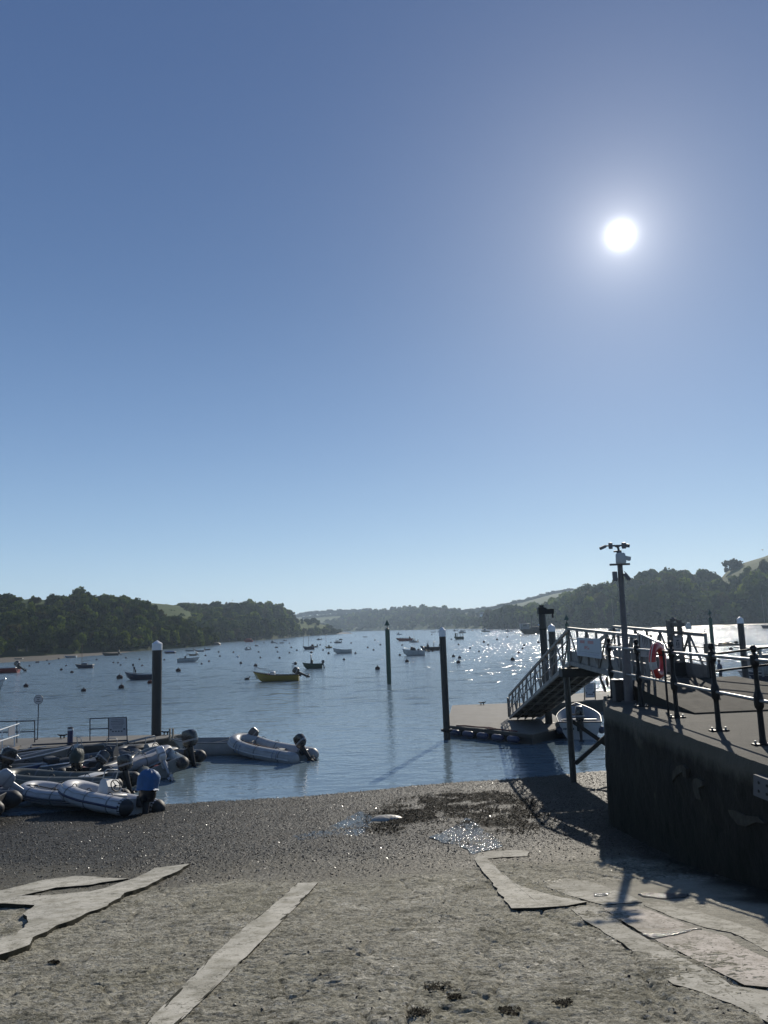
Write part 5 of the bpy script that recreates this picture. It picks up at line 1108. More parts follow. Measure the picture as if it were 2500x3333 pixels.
def open_hull(root, L, B, fb, draft=.12, rise=.35, hullm=GRP, inm=DECKG, gun=BLKM, vee=.45, floor=.08, strake=None, boot=None, ns=14, decked=False, rake=.35, aft=.86):
    S = [hull_pts(L, B, fb, draft, rise, k / (ns - 1), vee, rake, aft) for k in range(ns)]
    q = MB(); q.loft([[p for p in st] + [(x, -y, z) for x, y, z in reversed(st[:-1])] for st in S], cap=False, close=False)
    st = S[0]; q.add(st + [(x, -y, z) for x, y, z in reversed(st[:-1])], [tuple(range(11))]); h = q.build('hull', hullm, root, angle=35)
    q = MB(); rg = []
    for st in S:
        x, y, z = st[0]; yi = max(y - .05, .008); fl = min(floor + max(0, (x / L + .1)) * .25 * fb, z - .03) if not decked else z - .02
        kz = st[5][2]; hf = max(0.02, (fl - kz) / max(.05, z - kz)); yf = max(.006, y * hf ** vee - .06) if not decked else yi * .99; xf = st[3][0] + (x - st[3][0]) * min(1, hf)
        rg.append([(x - .02, yi, z - .004), (xf - .04, yf, fl), (xf - .04, -yf, fl), (x - .02, -yi, z - .004)])
    rg[0] = [(p[0] + .06, p[1], p[2]) for p in rg[0]]
    q.loft(rg, cap=True, close=False); q.build('interior' if not decked else 'deck', inm, root, smooth=False)
    q = MB()
    for sg_ in (1, -1): q.tube([(p[0][0], sg_ * p[0][1], p[0][2]) for p in S], .028 * max(1, L / 5), 6)
    x, y, z = S[0][0]; q.tube([(x, y, z), (x, -y, z)], .028 * max(1, L / 5), 6); q.build('gunwale', gun, h)
    if strake is not None:
        q = MB()
        for sg_ in (1, -1): q.tube([(p[1][0], sg_ * (p[1][1] + .005), p[1][2] + (p[0][2] - p[1][2]) * .55) for p in S], .06 * L / 5, 6, flat=.4)
        q.build('rubbing_band', strake, h)
    if boot is not None:
        q = MB()
        for sg_ in (1, -1): q.tube([(p[3][0], sg_ * (p[3][1] + .004), .03) for p in S[:-1]], .03, 6); 
        q.build('waterline_band', boot, h)
    return S
def thwarts(root, L, B, z, xs_, mat_=VARN):
    for x in xs_: q = MB(); q.bbox((x, 0, z), (.22, B * .86, .035), .01); q.build('thwart', mat_, root)

# the dinghies in the corner by the pontoon, nearest first
WHL = pm('hull_white', (.40, .40, .39), .45, var=.1, dirt=(.2, .2, .17), dirt_amt=.6)
d1 = rib('inflatable_boat', 'white inflatable with navy stripe and blue-covered outboard, aground nearest the slipway', (-8.62, 23.65, .14), rad(150), 3.2, 1.7, .235, WHITET, NAVYS, WHL, DECKG, heel=rad(12), trim=rad(3), con=dict(x=-.15, h=.68, w=.55), motor=dict(s=1.22, tilt=rad(8), cover=TARP, z=.55, steer=.2), bow=.22)
d2 = rib('inflatable_boat', 'white inflatable with two dark stripes lying behind the blue-covered one', (-10.3, 25.2, .0), rad(160), 3.4, 1.6, .215, WHITET, pm('dark_stripe', (.06, .065, .075), .5), WHL, GRPG, heel=rad(5), con=None, motor=None, dbl=True, bow=.2)
console(d2, -.35, GRPG, .36, .46, .22, screen=False)
q = MB(); q.cyl((.9, .45, .62), (-.2, .5, .52), .02, n=6); q.bbox((1.0, .45, .63), (.35, .12, .02), .005); q.build('oar', BLKM, d2)
d3 = rib('inflatable_boat', 'long dark olive inflatable lying behind the two white ones', (-11.3, 27.3, .05), rad(170), 4.6, 1.8, .25, OLIVET, BLACKT, BLKM, pm('dark_floor', (.03, .03, .03), .6), heel=rad(3), motor=dict(s=1.0, tilt=rad(15), cowl=BLKP, z=.55), bow=.2)
q = MB(); q.bbox((-1.1, -.1, .52), (.5, 1.2, .04), .01); q.build('thwart', pm('pale_board', (.45, .46, .46), .5), d3)
d4 = rib('inflatable_boat', 'grey console dinghy with black outboard and wide pale side deck', (-12.6, 30.6, .02), rad(40), 4.2, 1.9, .24, DGREYT, None, GRPG, DECKG, con=dict(x=.45, h=.85, w=.55, m=GRPG), motor=dict(s=1.1, tilt=rad(22), cowl=BLKP, z=.55), bow=.1)
q = MB(); q.bbox((-.5, 0, .55), (.4, .8, .35), .05); q.build('seat_box', BLKM, d4)
q = MB(); q.bbox((.1, -.72, .53), (3.2, .22, .03), .01); q.build('side_deck', GRP, d4)
d5 = rib('inflatable_boat', 'black inflatable with tall covered outboard turned to the slipway', (-11.1, 30.9, .0), rad(80), 4.0, 1.8, .24, BLACKT, None, BLKM, pm('dark_floor', (.03, .03, .03), .6), con=dict(x=.3, h=.75, w=.5, m=pm('dark_console', (.05, .055, .06), .5)), motor=dict(s=1.05, tilt=rad(4), cover=GTARP, z=.55))
d6 = rib('inflatable_boat', 'pale grey inflatable with worn tubes in the middle of the cluster', (-9.7, 30.3, .10), rad(55), 3.2, 1.55, .22, GREYT, None, GRPG, DECKG, heel=rad(-12), trim=rad(4), motor=dict(s=.9, tilt=rad(50), cowl=BLKP, z=.5), bow=.2)
d7 = rib('inflatable_boat', 'grey-green inflatable with white outboard heeled beside the pale grey one', (-9.0, 30.6, .06), rad(118), 3.6, 1.7, .23, pm('hypalon_grey_green', (.13, .15, .145), .4, var=.15), pm('pale_piping', (.5, .5, .48), .5), GRPG, DECKG, heel=rad(-16), motor=dict(s=1.0, tilt=rad(28), cowl=pm('cowl_white', (.5, .5, .52), .3, coat=.3), leg=SILV, z=.5))
d8 = rib('inflatable_boat', 'dark inflatable with grey console and big black outboard near the tall pile', (-9.75, 32.5, -.02), rad(154), 3.7, 1.85, .25, DGREYT, pm('grey_strake', (.22, .22, .21), .5), BLKM, DECKG, con=dict(x=.1, h=.62, w=.6, m=GRPG), motor=dict(s=1.28, tilt=rad(14), cowl=BLKP, z=.62), bow=.2)
q = MB(); q.bbox((.9, 0, .52), (.6, .8, .45), .08); q.build('bow_locker', BLKM, d8)
q = MB(); q.bbox((-.75, 0, .5), (.5, .75, .35), .05); q.build('seat_box', GRPG, d8)
d9 = thing('rowing_boat', 'long pale dory with a small tilted outboard behind the dark inflatable', 'boat', (-7.75, 34.6, 0), rad(176), 'boats at the dinghy pontoon'); open_hull(d9, 3.7, 1.6, .55, .1, .12, GRP, GRPG, GRPG, vee=.35, strake=GRPG, aft=.95); thwarts(d9, 4, 1.5, .38, (-1.2, 0, 1.1), GRPG)
outboard(d9, (-1.85, 0, .55), .8, rad(48), pm('cowl_charcoal', (.06, .06, .065), .35), BLKM, 0, None, True)
d10 = rib('inflatable_boat', 'light grey inflatable afloat on the outside, farthest from the pontoon', (-5.25, 33.3, -.03), rad(146), 3.95, 1.75, .26, pm('hypalon_light', (.33, .335, .33), .45, var=.1, dirt=(.2, .2, .19), dirt_amt=.4), pm('pale_strake', (.42, .42, .40), .5), GRPG, DECKG, trim=rad(4), motor=dict(s=1.0, tilt=rad(42), cowl=BLKP, z=.52), tipm=pm('tip_grey', (.3, .3, .29), .5), bow=.28)
q = MB(); q.cyl((.9, .35, .56), (-1.3, .42, .50), .018, n=6); q.build('oar', VARN, d10)
for dx in (.75, .95, -1.1, -1.3):
    q = MB(); q.torus((dx, -.665 if False else .665, .33), .262, .012, 10, 6, axis='x', a0=rad(-25), a1=rad(55)); q.build('side_patch', pm('patch_blue', (.12, .15, .24), .5), d10)
d11 = thing('rowing_boat', 'blue-hulled open boat moored at the far end of the dinghy cluster', 'boat', (-15.0, 28.9, 0), rad(6), 'boats at the dinghy pontoon'); open_hull(d11, 4.4, 1.7, .55, .12, .15, BLUE, DECKG, pm('alloy_trim', (.35, .36, .37), .4, metal=.5), vee=.4); thwarts(d11, 4, 1.6, .40, (-1.0, .4), GRPG)
d12 = thing('speedboat', 'pale grey speedboat with a low windscreen behind the blue-hulled boat', 'boat', (-15.0, 30.7, 0), rad(32), 'boats at the dinghy pontoon'); open_hull(d12, 5.0, 1.9, .65, .12, .22, GRPG, GRPG, GRP, vee=.35)
q = MB(); q.loft([[(.5, -.75, .70), (.52, -.75, .70), (.52, .75, .70), (.5, .75, .70)], [(.2, -.62, 1.05), (.22, -.62, 1.05), (.22, .62, 1.05), (.2, .62, 1.05)]]); q.build('windscreen', pm('smoked_screen', (.10, .12, .13), .1), d12, smooth=False)
q = MB(); q.tube([(.2, -.62, 1.06), (.2, .62, 1.06)], .02, 6); q.tube([(.5, -.75, .7), (.2, -.62, 1.06)], .02, 6); q.tube([(.5, .75, .7), (.2, .62, 1.06)], .02, 6); q.build('windscreen_frame', STEEL, d12); wheel(d12, (-.05, .35, .72), .16)
for s_ in (-1, 1): q = MB(); q.tube([(-1.6, s_ * .82, .72), (.4, s_ * .84, .80), (1.6, s_ * .55, .92)], .022, 6); q.build('side_rail', WB, d12)
outboard(d12, (-2.45, 0, .62), 1.2, rad(20), BLKP)
d13 = rib('inflatable_boat', 'charcoal inflatable with silver outboard at the water edge', (-13.7, 24.7, .05), rad(183), 3.9, 1.7, .24, DGREYT, BLACKT, GRPG, DECKG, motor=dict(s=1.0, tilt=rad(50), cowl=SILV, leg=SILV, z=.55, steer=.4))
d14 = rib('inflatable_boat', 'black inflatable on the shingle nearest the frame edge', (-13.05, 22.6, .32), rad(184), 4.0, 1.75, .25, BLACKT, None, BLKM, DECKG, motor=None)

# white launch moored inside the pontoon
lw = thing('motor_launch', 'white open launch moored stern-on under the gangway', 'boat', at(1886, 2386, 37.6) * 1.0, rad(78)); lw.location.z = 0
open_hull(lw, 5.2, 2.0, .72, .15, .35, GRP, pm('launch_inside', (.28, .29, .30), .5, var=.1), NAVY, vee=.28, aft=.92)
thwarts(lw, 5, 1.85, .5, (-1.5, .2, 1.6), GRP); q = MB(); q.bbox((-2.3, 0, .82), (.12, 1.5, .06), .02); q.build('stern_rail', STEEL, lw); outboard(lw, (-2.6, 0, .64), 1.35, rad(6), BLKP)
q = MB(); q.torus((-.5, .2, 1.05), .22, .03, 20, 8, axis='x'); q.build('steering_wheel', BLKM, lw)
for s_ in (-1, 1): q = MB(); q.ball((-2.5, s_ * .9, .40), .17, 10, 8); q.build('fender', NAVY, lw)
q = MB()
for i in range(8): q.box((-2.615, .30 + .06 * i, .46), (.006, .05, .06 if i % 3 else .09))
q.build('lettering', INK, lw, smooth=False)

for (a, c, sag, lab) in (((-9.9, 24.9, .55), (-11.3, 33.5, .70), .5, 'slack pale mooring rope running from the white inflatables to the pontoon'), ((-11.4, 33.2, .5), (-11.0, 33.95, .72), .05, 'short mooring rope at the bow of the dark console inflatable'), ((-6.85, 34.4, .72), (-9.75, 35.3, .72), .3, 'mooring rope from the outside inflatable to the pontoon corner'), ((-9.55, 34.9, .6), (-9.9, 35.2, .72), .05, 'short mooring rope at the bow of the pale dory'), ((-11.0, 32.0, .6), (-12.2, 33.55, .72), .15, 'mooring rope from the grey console dinghy to the pontoon')):
    A_, C_ = Vector(a), Vector(c); q = MB(); q.tube([A_.lerp(C_, k / 10) - Vector((0, 0, sag * 4 * (k / 10) * (1 - k / 10))) for k in range(11)], .014, 5); tag(q.build('mooring_rope', ROPEM), lab, 'rope', 'mooring ropes of the dinghies')
# ------------------------------------------------------------------ boats out on the moorings
def mast(root, x, h, r=.05, mat_=None, z=.5, boom=True, name='mast'):
    q = MB(); q.cyl((x, 0, z), (x, 0, h), r, r * .6, 6)
    if boom: q.cyl((x, 0, z + .7), (x - h * .32, 0, z + .8), r * .7, n=6)
    q.build(name, mat_ or VARN, root)
def person_seated(parent, loc, col=None, h=.75):
    q = MB(); q.M = Matrix.Translation(Vector(loc)); q.loft([q.rring(0, 0, 0, .16, .22), q.rring(0, 0, .25, .13, .20), q.rring(.02, 0, .46, .11, .21), q.rring(.03, 0, .54, .06, .08), q.rring(.04, 0, .58, .05, .05)]); q.ball((.05, 0, .70), .11, 8, 6, (1, .85, 1.2)); return q.build('passenger', col or DGREYT, parent)
BOATS = []
def moored(name, label, px0, px1, wl, hullm=GRP, heading=180, kind='open', inm=DECKG, gun=None, motor=False, short='', B=None, fb=None, rise=.35, strake=None, cat='boat', L=None, group='boats on the moorings', **k):
    """a boat whose hull spans px0..px1 at the waterline row wl of the photograph"""
    pc = atz((px0 + px1) / 2, wl, 0); a, c = atz(px0, wl, 0), at(px1, wl, atz(px0, wl, 0).y); vis = (a - c).length
    hd = rad(heading); ca = abs(math.cos(hd - math.atan2(-pc.x, pc.y))); vis = (px1 - px0) / FPX * pc.y
    if L is None:
        f = .36; L = vis / max(.3, (ca + f * math.sqrt(max(0, 1 - ca * ca))))
    B = B or L * .36; fb = fb or max(.32, L * .12); root = thing(name, label, cat, (pc.x, pc.y + (.1 * L if ca < .8 else 0), 0), hd, group)
    far = pc.y > 260
    open_hull(root, L, B, fb, .08 * L / 4, rise * L / 5, hullm, inm, gun or hullm, floor=fb * .3, strake=strake, ns=8 if far else 12, decked=kind in ('cabin', 'wheelhouse', 'sail', 'barge', 'work'), **({'vee': k['vee']} if 'vee' in k else {}))
    if motor: outboard(root, (-L / 2 + .02, 0, fb * .95), max(.8, min(1.7, L / 3.6)), rad(k.get('tilt', 25)), k.get('cowl', BLKP))
    if k.get('console'): q = MB(); q.bbox((k.get('cx', .05) * L, 0, fb * .6 + .35), (.12 * L, .16 * L, .9), .05); q.build('console', k['console'], root); q = MB(); q.bbox((k.get('cx', .05) * L + .02 * L, 0, fb * .6 + .95), (.05 * L, .15 * L, .35), .03); q.build('windscreen', GLASSB, root, smooth=False)
    if k.get('crew'): 
        for i, x in enumerate(k['crew']): person_seated(root, (x * L, (.1 if i % 2 else -.1), fb * .75))
    if k.get('thw', kind == 'open' and not far): thwarts(root, L, B, fb * .75, (-.25 * L, 0, .22 * L), k.get('thm', VARN))
    if kind in ('cabin', 'wheelhouse', 'work'):
        x0, x1, h = k.get('cab', (-.12, .22, .25)); x0 *= L; x1 *= L; h *= L; w = B * .36; z = fb * 1.0
        q = MB(); q.loft([[(x0, -w, z - .05), (x1, -w * .9, z - .05), (x1, w * .9, z - .05), (x0, w, z - .05)], [(x0 + .02 * L, -w * .93, z + h), (x1 - .07 * L, -w * .8, z + h), (x1 - .07 * L, w * .8, z + h), (x0 + .02 * L, w * .93, z + h)]]); hs_ = q.build('cabin', k.get('cm', GRP), root, smooth=False)
        q = MB(); q.bbox(((x0 + x1) / 2 - .02 * L, 0, z + h + .03), ((x1 - x0) * .95, w * 2, .06), .02); q.build('roof', k.get('rm', k.get('cm', GRP)), hs_)
        if not k.get('nowin'):
            for sg_ in (1, -1): q = MB(); q.box(((x0 + x1) / 2 - .02 * L, sg_ * w * .95, z + h * .62), ((x1 - x0) * .6, .05, h * .38)); q.build('window', GLASSB, hs_, smooth=False)
    if k.get('cover'): q = MB(); q.loft([[(-.42 * L, -B * .42, fb), (.1 * L, -B * .42, fb), (.42 * L, -.05, fb + rise * .3), (.42 * L, .05, fb + rise * .3), (.1 * L, B * .42, fb), (-.42 * L, B * .42, fb)], [(-.40 * L, -.05, fb * 1.5), (.1 * L, -.05, fb * 1.7), (.4 * L, -.02, fb * 1.3), (.4 * L, .02, fb * 1.3), (.1 * L, .05, fb * 1.7), (-.40 * L, .05, fb * 1.5)]]); q.build('cover', k['cover'], root)
    for (x, h) in k.get('masts', ()): mast(root, x * L, h, .018 * math.sqrt(L) + .02, k.get('mm', VARN), fb * .8, k.get('boom', True))
    if k.get('arch'): q = MB(); x = k.get('ax', -.36) * L; q.tube([(x, -B * .4, fb), (x - .1, -B * .38, fb + .26 * L), (x - .12, 0, fb + .30 * L), (x - .1, B * .38, fb + .26 * L), (x, B * .4, fb)], .035, 6); q.build('arch', k['arch'], root)
    if k.get('bowrail'): q = MB(); q.tube([(.1 * L, -B * .46, fb + .05), (.12 * L, -B * .45, fb + .35), (.36 * L, -B * .25, fb + .2 * rise + .4), (.46 * L, 0, fb + .4 * rise + .45), (.36 * L, B * .25, fb + .2 * rise + .4), (.12 * L, B * .45, fb + .35), (.1 * L, B * .46, fb + .05)], .02, 6); q.build('bow_rail', STEEL, root)
    if short: BOATS.append((short, (px0 + px1) / 2, wl, pc))
    return root, L, B, fb
# --- left bay
moored('motorboat', 'red motorboat with white topsides cut by the picture edge in the left bay', -75, 62, 2191, REDH, 180, 'open', GRP, GRP, True, 'the red motorboat', tilt=50, strake=GRP)
x = moored('sailing_boat', 'small navy sailing boat with a bare reddish mast in the left bay', 242, 305, 2175, NAVY, 180, 'sail', CREAM, CREAM, short='the navy sailing boat', cab=(0, 0, 0), fb=.55, masts=((.12, 4.3),), mm=BROWNH); q = MB(); q.bbox((-.02 * x[1], 0, x[3] + .15), (.3 * x[1], .3 * x[1] * .5, .35), .05); q.build('cuddy', NAVY, x[0])
x = moored('motorboat', 'dark blue open launch with flagged stakes, partly behind the tall white-capped pile', 403, 512, 2212, NAVY, 180, 'open', DECKG, GRP, short='the dark blue launch', fb=.6, rise=.55, strake=GRP)
for dx, h in ((.16, 1.5), (.20, 1.9), (.125, 1.2)): q = MB(); q.cyl((dx * x[1], .1, .3), ((dx + .02) * x[1], .1, h), .03, n=6); q.box(((dx + .03) * x[1], .1, h - .15), (.22, .03, .28)); q.build('marker_stake', BLKM, x[0])
x = moored('motorboat', 'long white open boat with a tilted black motor in the left bay', 577, 651, 2155, GRP, 0, 'open', GRPG, GRPG, short='the long white open boat', fb=.7, rise=.2, strake=GRPG); q = MB(); q.bbox((-.15 * x[1], 0, .9), (.35, .3, .45), .08); q.cyl((-.15 * x[1], 0, 1.0), (-.02 * x[1], 0, 1.6), .05, n=6); q.build('motor', BLKP, x[0])
moored('motorboat', 'small brown boat with dark motor behind the long white open boat', 612, 641, 2134, BROWNH, 180, 'open', CREAM, CREAM, True, 'the small brown boat', tilt=45)
moored('motorboat', 'navy boat with a blue cover lying at the shore beside the tall pile', 530, 573, 2127, NAVY, 170, 'open', GRPG, GRP, cover=BLUE, short='the blue-covered boat')
moored('dinghy', 'grey-white dinghy with dark motor at the shore near the headland tip', 601, 633, 2120, GRP, 180, 'open', GRPG, BLKM, True, tilt=50, short='the grey-white shore dinghy')
moored('motorboat', 'navy open boat at the shore near the headland tip', 634, 666, 2121, NAVY, 178, 'open', CREAM, GRP, short='the navy shore boat')
moored('inflatable_boat', 'black inflatable with a white bow off the headland tip', 666, 687, 2116, BLACKT, 0, 'open', BLKM, GRP, True, 'the black inflatable off the headland')
moored('inflatable_boat', 'long dark inflatable with outboard drawn up on the headland beach', 330, 388, 2134, BLACKT, 180, 'open', BLKM, BLKM, True, 'the dark beached inflatable', tilt=40)
moored('dinghy', 'pale blue dinghy at the headland beach', 207, 250, 2141, PALEB, 180, 'open', GRP, GRP, short='the pale blue dinghy')
moored('dinghy', 'faint grey dinghy close under the headland beach', 45, 75, 2148, GRPG, 180, 'open', DECKG, GRPG, short='the faint grey dinghy')
x = moored('motorboat', 'white boat cut off by the picture edge above the round sign', -130, 14, 2262, GRP, 0, 'open', GRPG, GRPG, short='the cut-off white boat', fb=.9, rise=.5); q = MB(); q.tube([(.2 * x[1], 0, 1.1), (.52 * x[1], 0, 1.45), (.54 * x[1], 0, 1.5)], .06, 6); q.build('bowsprit', STEEL, x[0])
# --- middle
x = moored('motorboat', 'yellow open workboat with dark band and raised outboard in mid-water', 822, 975, 2217, YELH, 180, 'open', CREAM, BLKM, True, 'the yellow workboat', fb=.6, rise=.5, strake=BLKM, tilt=62, cowl=BLKP)
l = x[1]; q = MB(); q.bbox((.07 * l, 0, .75), (.5, .8, .5), .08); q.build('engine_box', GRP, x[0]); q = MB(); q.bbox((.16 * l, 0, .65), (.4, .5, .25), .08); q.build('red_bag', REDH, x[0])
for s_ in (-1, 1): q = MB(); q.tube([(.46 * l, s_ * .1, 1.55), (.25 * l, s_ * .7, 1.2), (0, s_ * .9, .95)], .02, 6); q.build('bow_rail', STEEL, x[0])
q = MB(); 
for s_ in (-.45, .45): q.tube([(-.36 * l, s_, .6), (-.37 * l, s_, 1.5), (-.40 * l, s_, 1.75)], .03, 6)
q.tube([(-.40 * l, -.5, 1.75), (-.40 * l, .5, 1.75)], .03, 6); q.bbox((-.40 * l, 0, 1.78), (.45, .5, .1), .02); q.build('stern_gantry', STEEL, x[0]); q = MB(); q.ball((-.43 * l, .1, 1.75), .18, 10, 6); q.build('fender', BLKM, x[0])
x = moored('motorboat', 'dark green motorboat with white screen and big black outboard in mid-water', 984, 1050, 2176, GRNH, 180, 'open', BLKM, GRNH, True, 'the dark green motorboat', fb=.6, rise=.45, tilt=10, cowl=BLKP, console=BLKM, cx=.03); q = MB(); q.bbox((.06 * x[1], 0, 1.6), (.12, .7, .55), .03); q.build('screen', GRP, x[0]); q = MB(); q.ball((.04 * x[1], 0, 2.15), .22, 10, 6, (1, 1, .6)); q.build('buoy_ball', BLKM, x[0])
moored('motorboat', 'grey-white open launch with a pale band behind the dark green motorboat', 1083, 1146, 2127, GRP, 180, 'open', GRPG, GRPG, short='the grey-white launch', fb=.75, rise=.6, strake=GRPG)
moored('sailing_boat', 'navy two-masted sailing boat with bare spars in mid-water', 985, 1024, 2114, NAVY, 180, 'sail', DECKG, CREAM, short='the two-masted boat', masts=((.42, 6.0), (-.0, 6.8)), boom=False, mm=pm('spar_dark', (.08, .07, .06), .6), fb=.7)
moored('motorboat', 'russet boat with big outboard behind the two-masted boat', 1007, 1033, 2107, BROWNH, 180, 'cabin', BROWNH, BROWNH, True, 'the russet boat', cab=(-.05, .3, .22), cm=BROWNH)
x = moored('fishing_boat', 'yellow fishing boat with a thin mast and dark wheelhouse in mid-water', 1057, 1081, 2109, YELH, 180, 'wheelhouse', CREAM, YELH, short='the yellow fishing boat', cab=(-.22, .05, .2), cm=GRNH, masts=((.3, 3.6),), boom=False, B=2.0)
moored('motorboat', 'low dark motorboat far out between the headland and the green beacon', 1029, 1047, 2083, NAVY, 180, 'cabin', GRPG, GRPG, True, 'the low dark motorboat', cab=(-.1, .2, .16), cm=GRPG)
moored('inflatable_boat', 'dark inflatable carrying a crew left of the green beacon', 1086, 1111, 2093, NAVY, 180, 'open', BLKM, BLKM, True, 'the crewed inflatable', console=BLKM, crew=(-.1, -.25, .2))
moored('dinghy', 'small covered dark dinghy beside the crewed inflatable', 1102, 1115, 2083, BLKP, 170, 'open', BLKM, BLKM, cover=BLKM, short='the covered dark dinghy')
moored('dinghy', 'tiny grey dinghy far out left of the green beacon', 1180, 1195, 2074, GRPG, 180, 'open', DECKG, GRPG, short='the tiny grey dinghy')
moored('workboat', 'red workboat with superstructure off the second headland beach', 792, 824, 2090, REDH, 180, 'work', REDH, BLKM, short='the red workboat', cab=(-.3, .3, .18), cm=REDH, fb=1.0, masts=((.0, 4.2),), boom=False, nowin=True)
moored('sailing_boat', 'little dark sailing boat with a thin mast beside the red workboat', 828, 840, 2103, BROWNH, 180, 'sail', CREAM, CREAM, short='the little dark sailing boat', masts=((.15, 4.4),), boom=False)
moored('motorboat', 'bright white day boat with dark motor left of the two-masted boat', 794, 815, 2116, GRP, 180, 'cabin', GRP, GRP, True, 'the white day boat', cab=(-.1, .3, .26), cm=GRP)
moored('motorboat', 'dark blue cabin boat off the second headland', 880, 898, 2093, NAVY, 180, 'cabin', GRPG, GRP, short='the dark blue cabin boat', cab=(-.05, .35, .28), cm=GRPG, masts=((.3, 3.2),), boom=False)
moored('dinghy', 'plain dark dinghy nearest the dark blue cabin boat', 909, 924, 2094, GRPG, 180, 'open', DECKG, GRPG, short='the plain dark dinghy')
moored('dinghy', 'small dark dinghy closest to the second headland beach', 921, 934, 2086, NAVY, 180, 'open', DECKG, NAVY, short='the inshore dark dinghy')
# --- right of the green beacon
x = moored('inflatable_boat', 'long red inflatable passenger boat with rows of seats', 1289, 1345, 2086, REDH, 180, 'open', BLKM, REDH, short='the red passenger inflatable', console=BLKM, cx=-.3, crew=()); 
for i in range(6): q = MB(); q.bbox(((-.15 + .09 * i) * x[1], 0, x[3] + .2), (.3, .5, .5), .06); q.build('seat', BLKM, x[0])
moored('inflatable_boat', 'white inflatable with console and crew in front of the red passenger boat', 1330, 1361, 2091, WHITET, 170, 'open', BLKM, WHITET, True, 'the crewed white inflatable', console=GRP, crew=(-.05, -.2), masts=((-.1, 3.3),), boom=False)
moored('fishing_boat', 'small blue fishing boat with a tall mast by the mud bank', 1290, 1308, 2066, PALEB, 180, 'wheelhouse', GRP, GRP, short='the blue fishing boat', cab=(-.05, .3, .3), cm=GRP, masts=((.0, 9.5), (-.35, 4)), boom=False, mm=pm('spar_dark', (.08, .07, .06), .6))
x = moored('inflatable_boat', 'black inflatable with seats, arch and two aerials in mid-water', 1368, 1431, 2117, BLACKT, 180, 'open', BLKM, BLACKT, True, 'the black arch inflatable', console=BLKM, cx=.1, arch=BLKM, ax=-.2, tilt=8, fb=.65, rise=.5)
for dx in (.06, .13): q = MB(); q.cyl((dx * x[1], 0, .8), (dx * x[1], 0, 2.2), .025, n=6); q.build('aerial', BLKM, x[0])
x = moored('speedboat', 'grey-white sports boat with black cuddy and raised outboard in mid-water', 1310, 1383, 2134, GRP, 180, 'open', GRPG, GRP, True, 'the grey-white sports boat', fb=.85, rise=.5, bowrail=True, tilt=62, strake=GRPG)
q = MB(); q.loft([[(-.12 * x[1], -.7, .8), (.16 * x[1], -.6, .9), (.16 * x[1], .6, .9), (-.12 * x[1], .7, .8)], [(-.08 * x[1], -.55, 1.35), (.10 * x[1], -.45, 1.6), (.10 * x[1], .45, 1.6), (-.08 * x[1], .55, 1.35)]]); q.build('cuddy_cover', BLKM, x[0])
x = moored('cabin_launch', 'olive cabin launch with an open-sided canopy right of the white-capped pile', 1477, 1510, 2081, GRNH, 180, 'open', CREAM, CREAM, short='the olive cabin launch', fb=.9, rise=.2); l, b_ = x[1], x[2]
q = MB(); q.bbox((-.04 * l, 0, 2.1), (.86 * l, b_ * .8, .10), .03); q.build('canopy', GRNH, x[0])
for fx in (-.42, -.15, .12, .34):
    for s_ in (-1, 1): q = MB(); q.cyl((fx * l, s_ * b_ * .36, .8), (fx * l, s_ * b_ * .36, 2.1), .06, n=6); q.build('canopy_post', GRNH, x[0])
q = MB(); q.bbox((.30 * l, 0, 1.6), (.14 * l, b_ * .7, 1.2), .05); q.build('wheelhouse', GRNH, x[0])
moored('motorboat', 'grey motor cruiser among the far moorings behind the olive launch', 1491, 1517, 2060, GRPG, 180, 'cabin', GRP, GRP, short='the grey motor cruiser', cab=(-.25, .3, .2), cm=GRP)
far = [(1377, 1384, 2052.5, GRPG, 'tiny grey boat alone at the far mud bank'), (1411, 1418, 2052, NAVY, 'tiny dark boat at the far mud bank left of the white-capped pile'), (1401, 1417, 2058.5, GRPG, 'low grey dinghy left of the white-capped pile, far out'), (1423, 1433, 2058, NAVY, 'small dark cruiser touching the white-capped pile, far out'), (1473, 1489, 2054.5, GRPG, 'grey boat leftmost of the far crowded moorings'), (1507, 1517, 2053, GRP, 'pale boat just behind the grey motor cruiser'), (1520, 1530, 2051.5, NAVY, 'dark boat second right of the grey motor cruiser'), (1533, 1543, 2053, GRP, 'pale boat in the thick of the far crowded moorings'), (1544, 1553, 2051.5, GRPG, 'small grey boat at the end of the far crowd'), (1565, 1595, 2056.5, GRNH, 'long dark motorboat with white screen in the far sun glitter'), (1594, 1604, 2051, REDH, 'small reddish boat behind the long dark motorboat'), (1630, 1642, 2050.5, GRPG, 'grey boat between the dark motorboat and the barge'), (1643, 1665, 2056, PALEB, 'pale square-sterned boat left of the barge'), (1668, 1677, 2051, NAVY, 'small dark boat close left of the barge'), (2082, 2119, 2045, GRPG, 'grey inflatable lying at the edge of the far mud'), (2106, 2133, 2038, NAVY, 'low dark boat aground on the far mud'), (2140, 2156, 2038, YELH, 'small yellowish dinghy on the far mud')]
for i, (a, c, w, hm_, lab) in enumerate(far):
    moored('motorboat' if i not in (2, 14, 16) else 'dinghy', lab, a, c, w, hm_, 180 if i % 3 else 172, 'cabin' if i in (3, 4, 5, 7, 9, 12) else 'open', GRP, GRP, i % 2 == 0, '', cab=(-.1, .28, .22), cm=GRP, thw=False)
x = moored('barge', 'long dark barge with a small wheelhouse and deck gear in the sun glitter', 1691, 1766, 2063.5, BLKM, 180, 'barge', BLKM, BLKM, short='the barge', fb=2.0, rise=.1, B=6); l = x[1]
q = MB(); q.bbox((.28 * l, 0, 3.3), (3.6, 3, 2.6), .1); q.build('wheelhouse', GRPG, x[0]); q = MB(); q.bbox((-.2 * l, 0, 2.5), (4, 3.4, 1.2), .1); q.build('deck_hatch', BLKM, x[0])
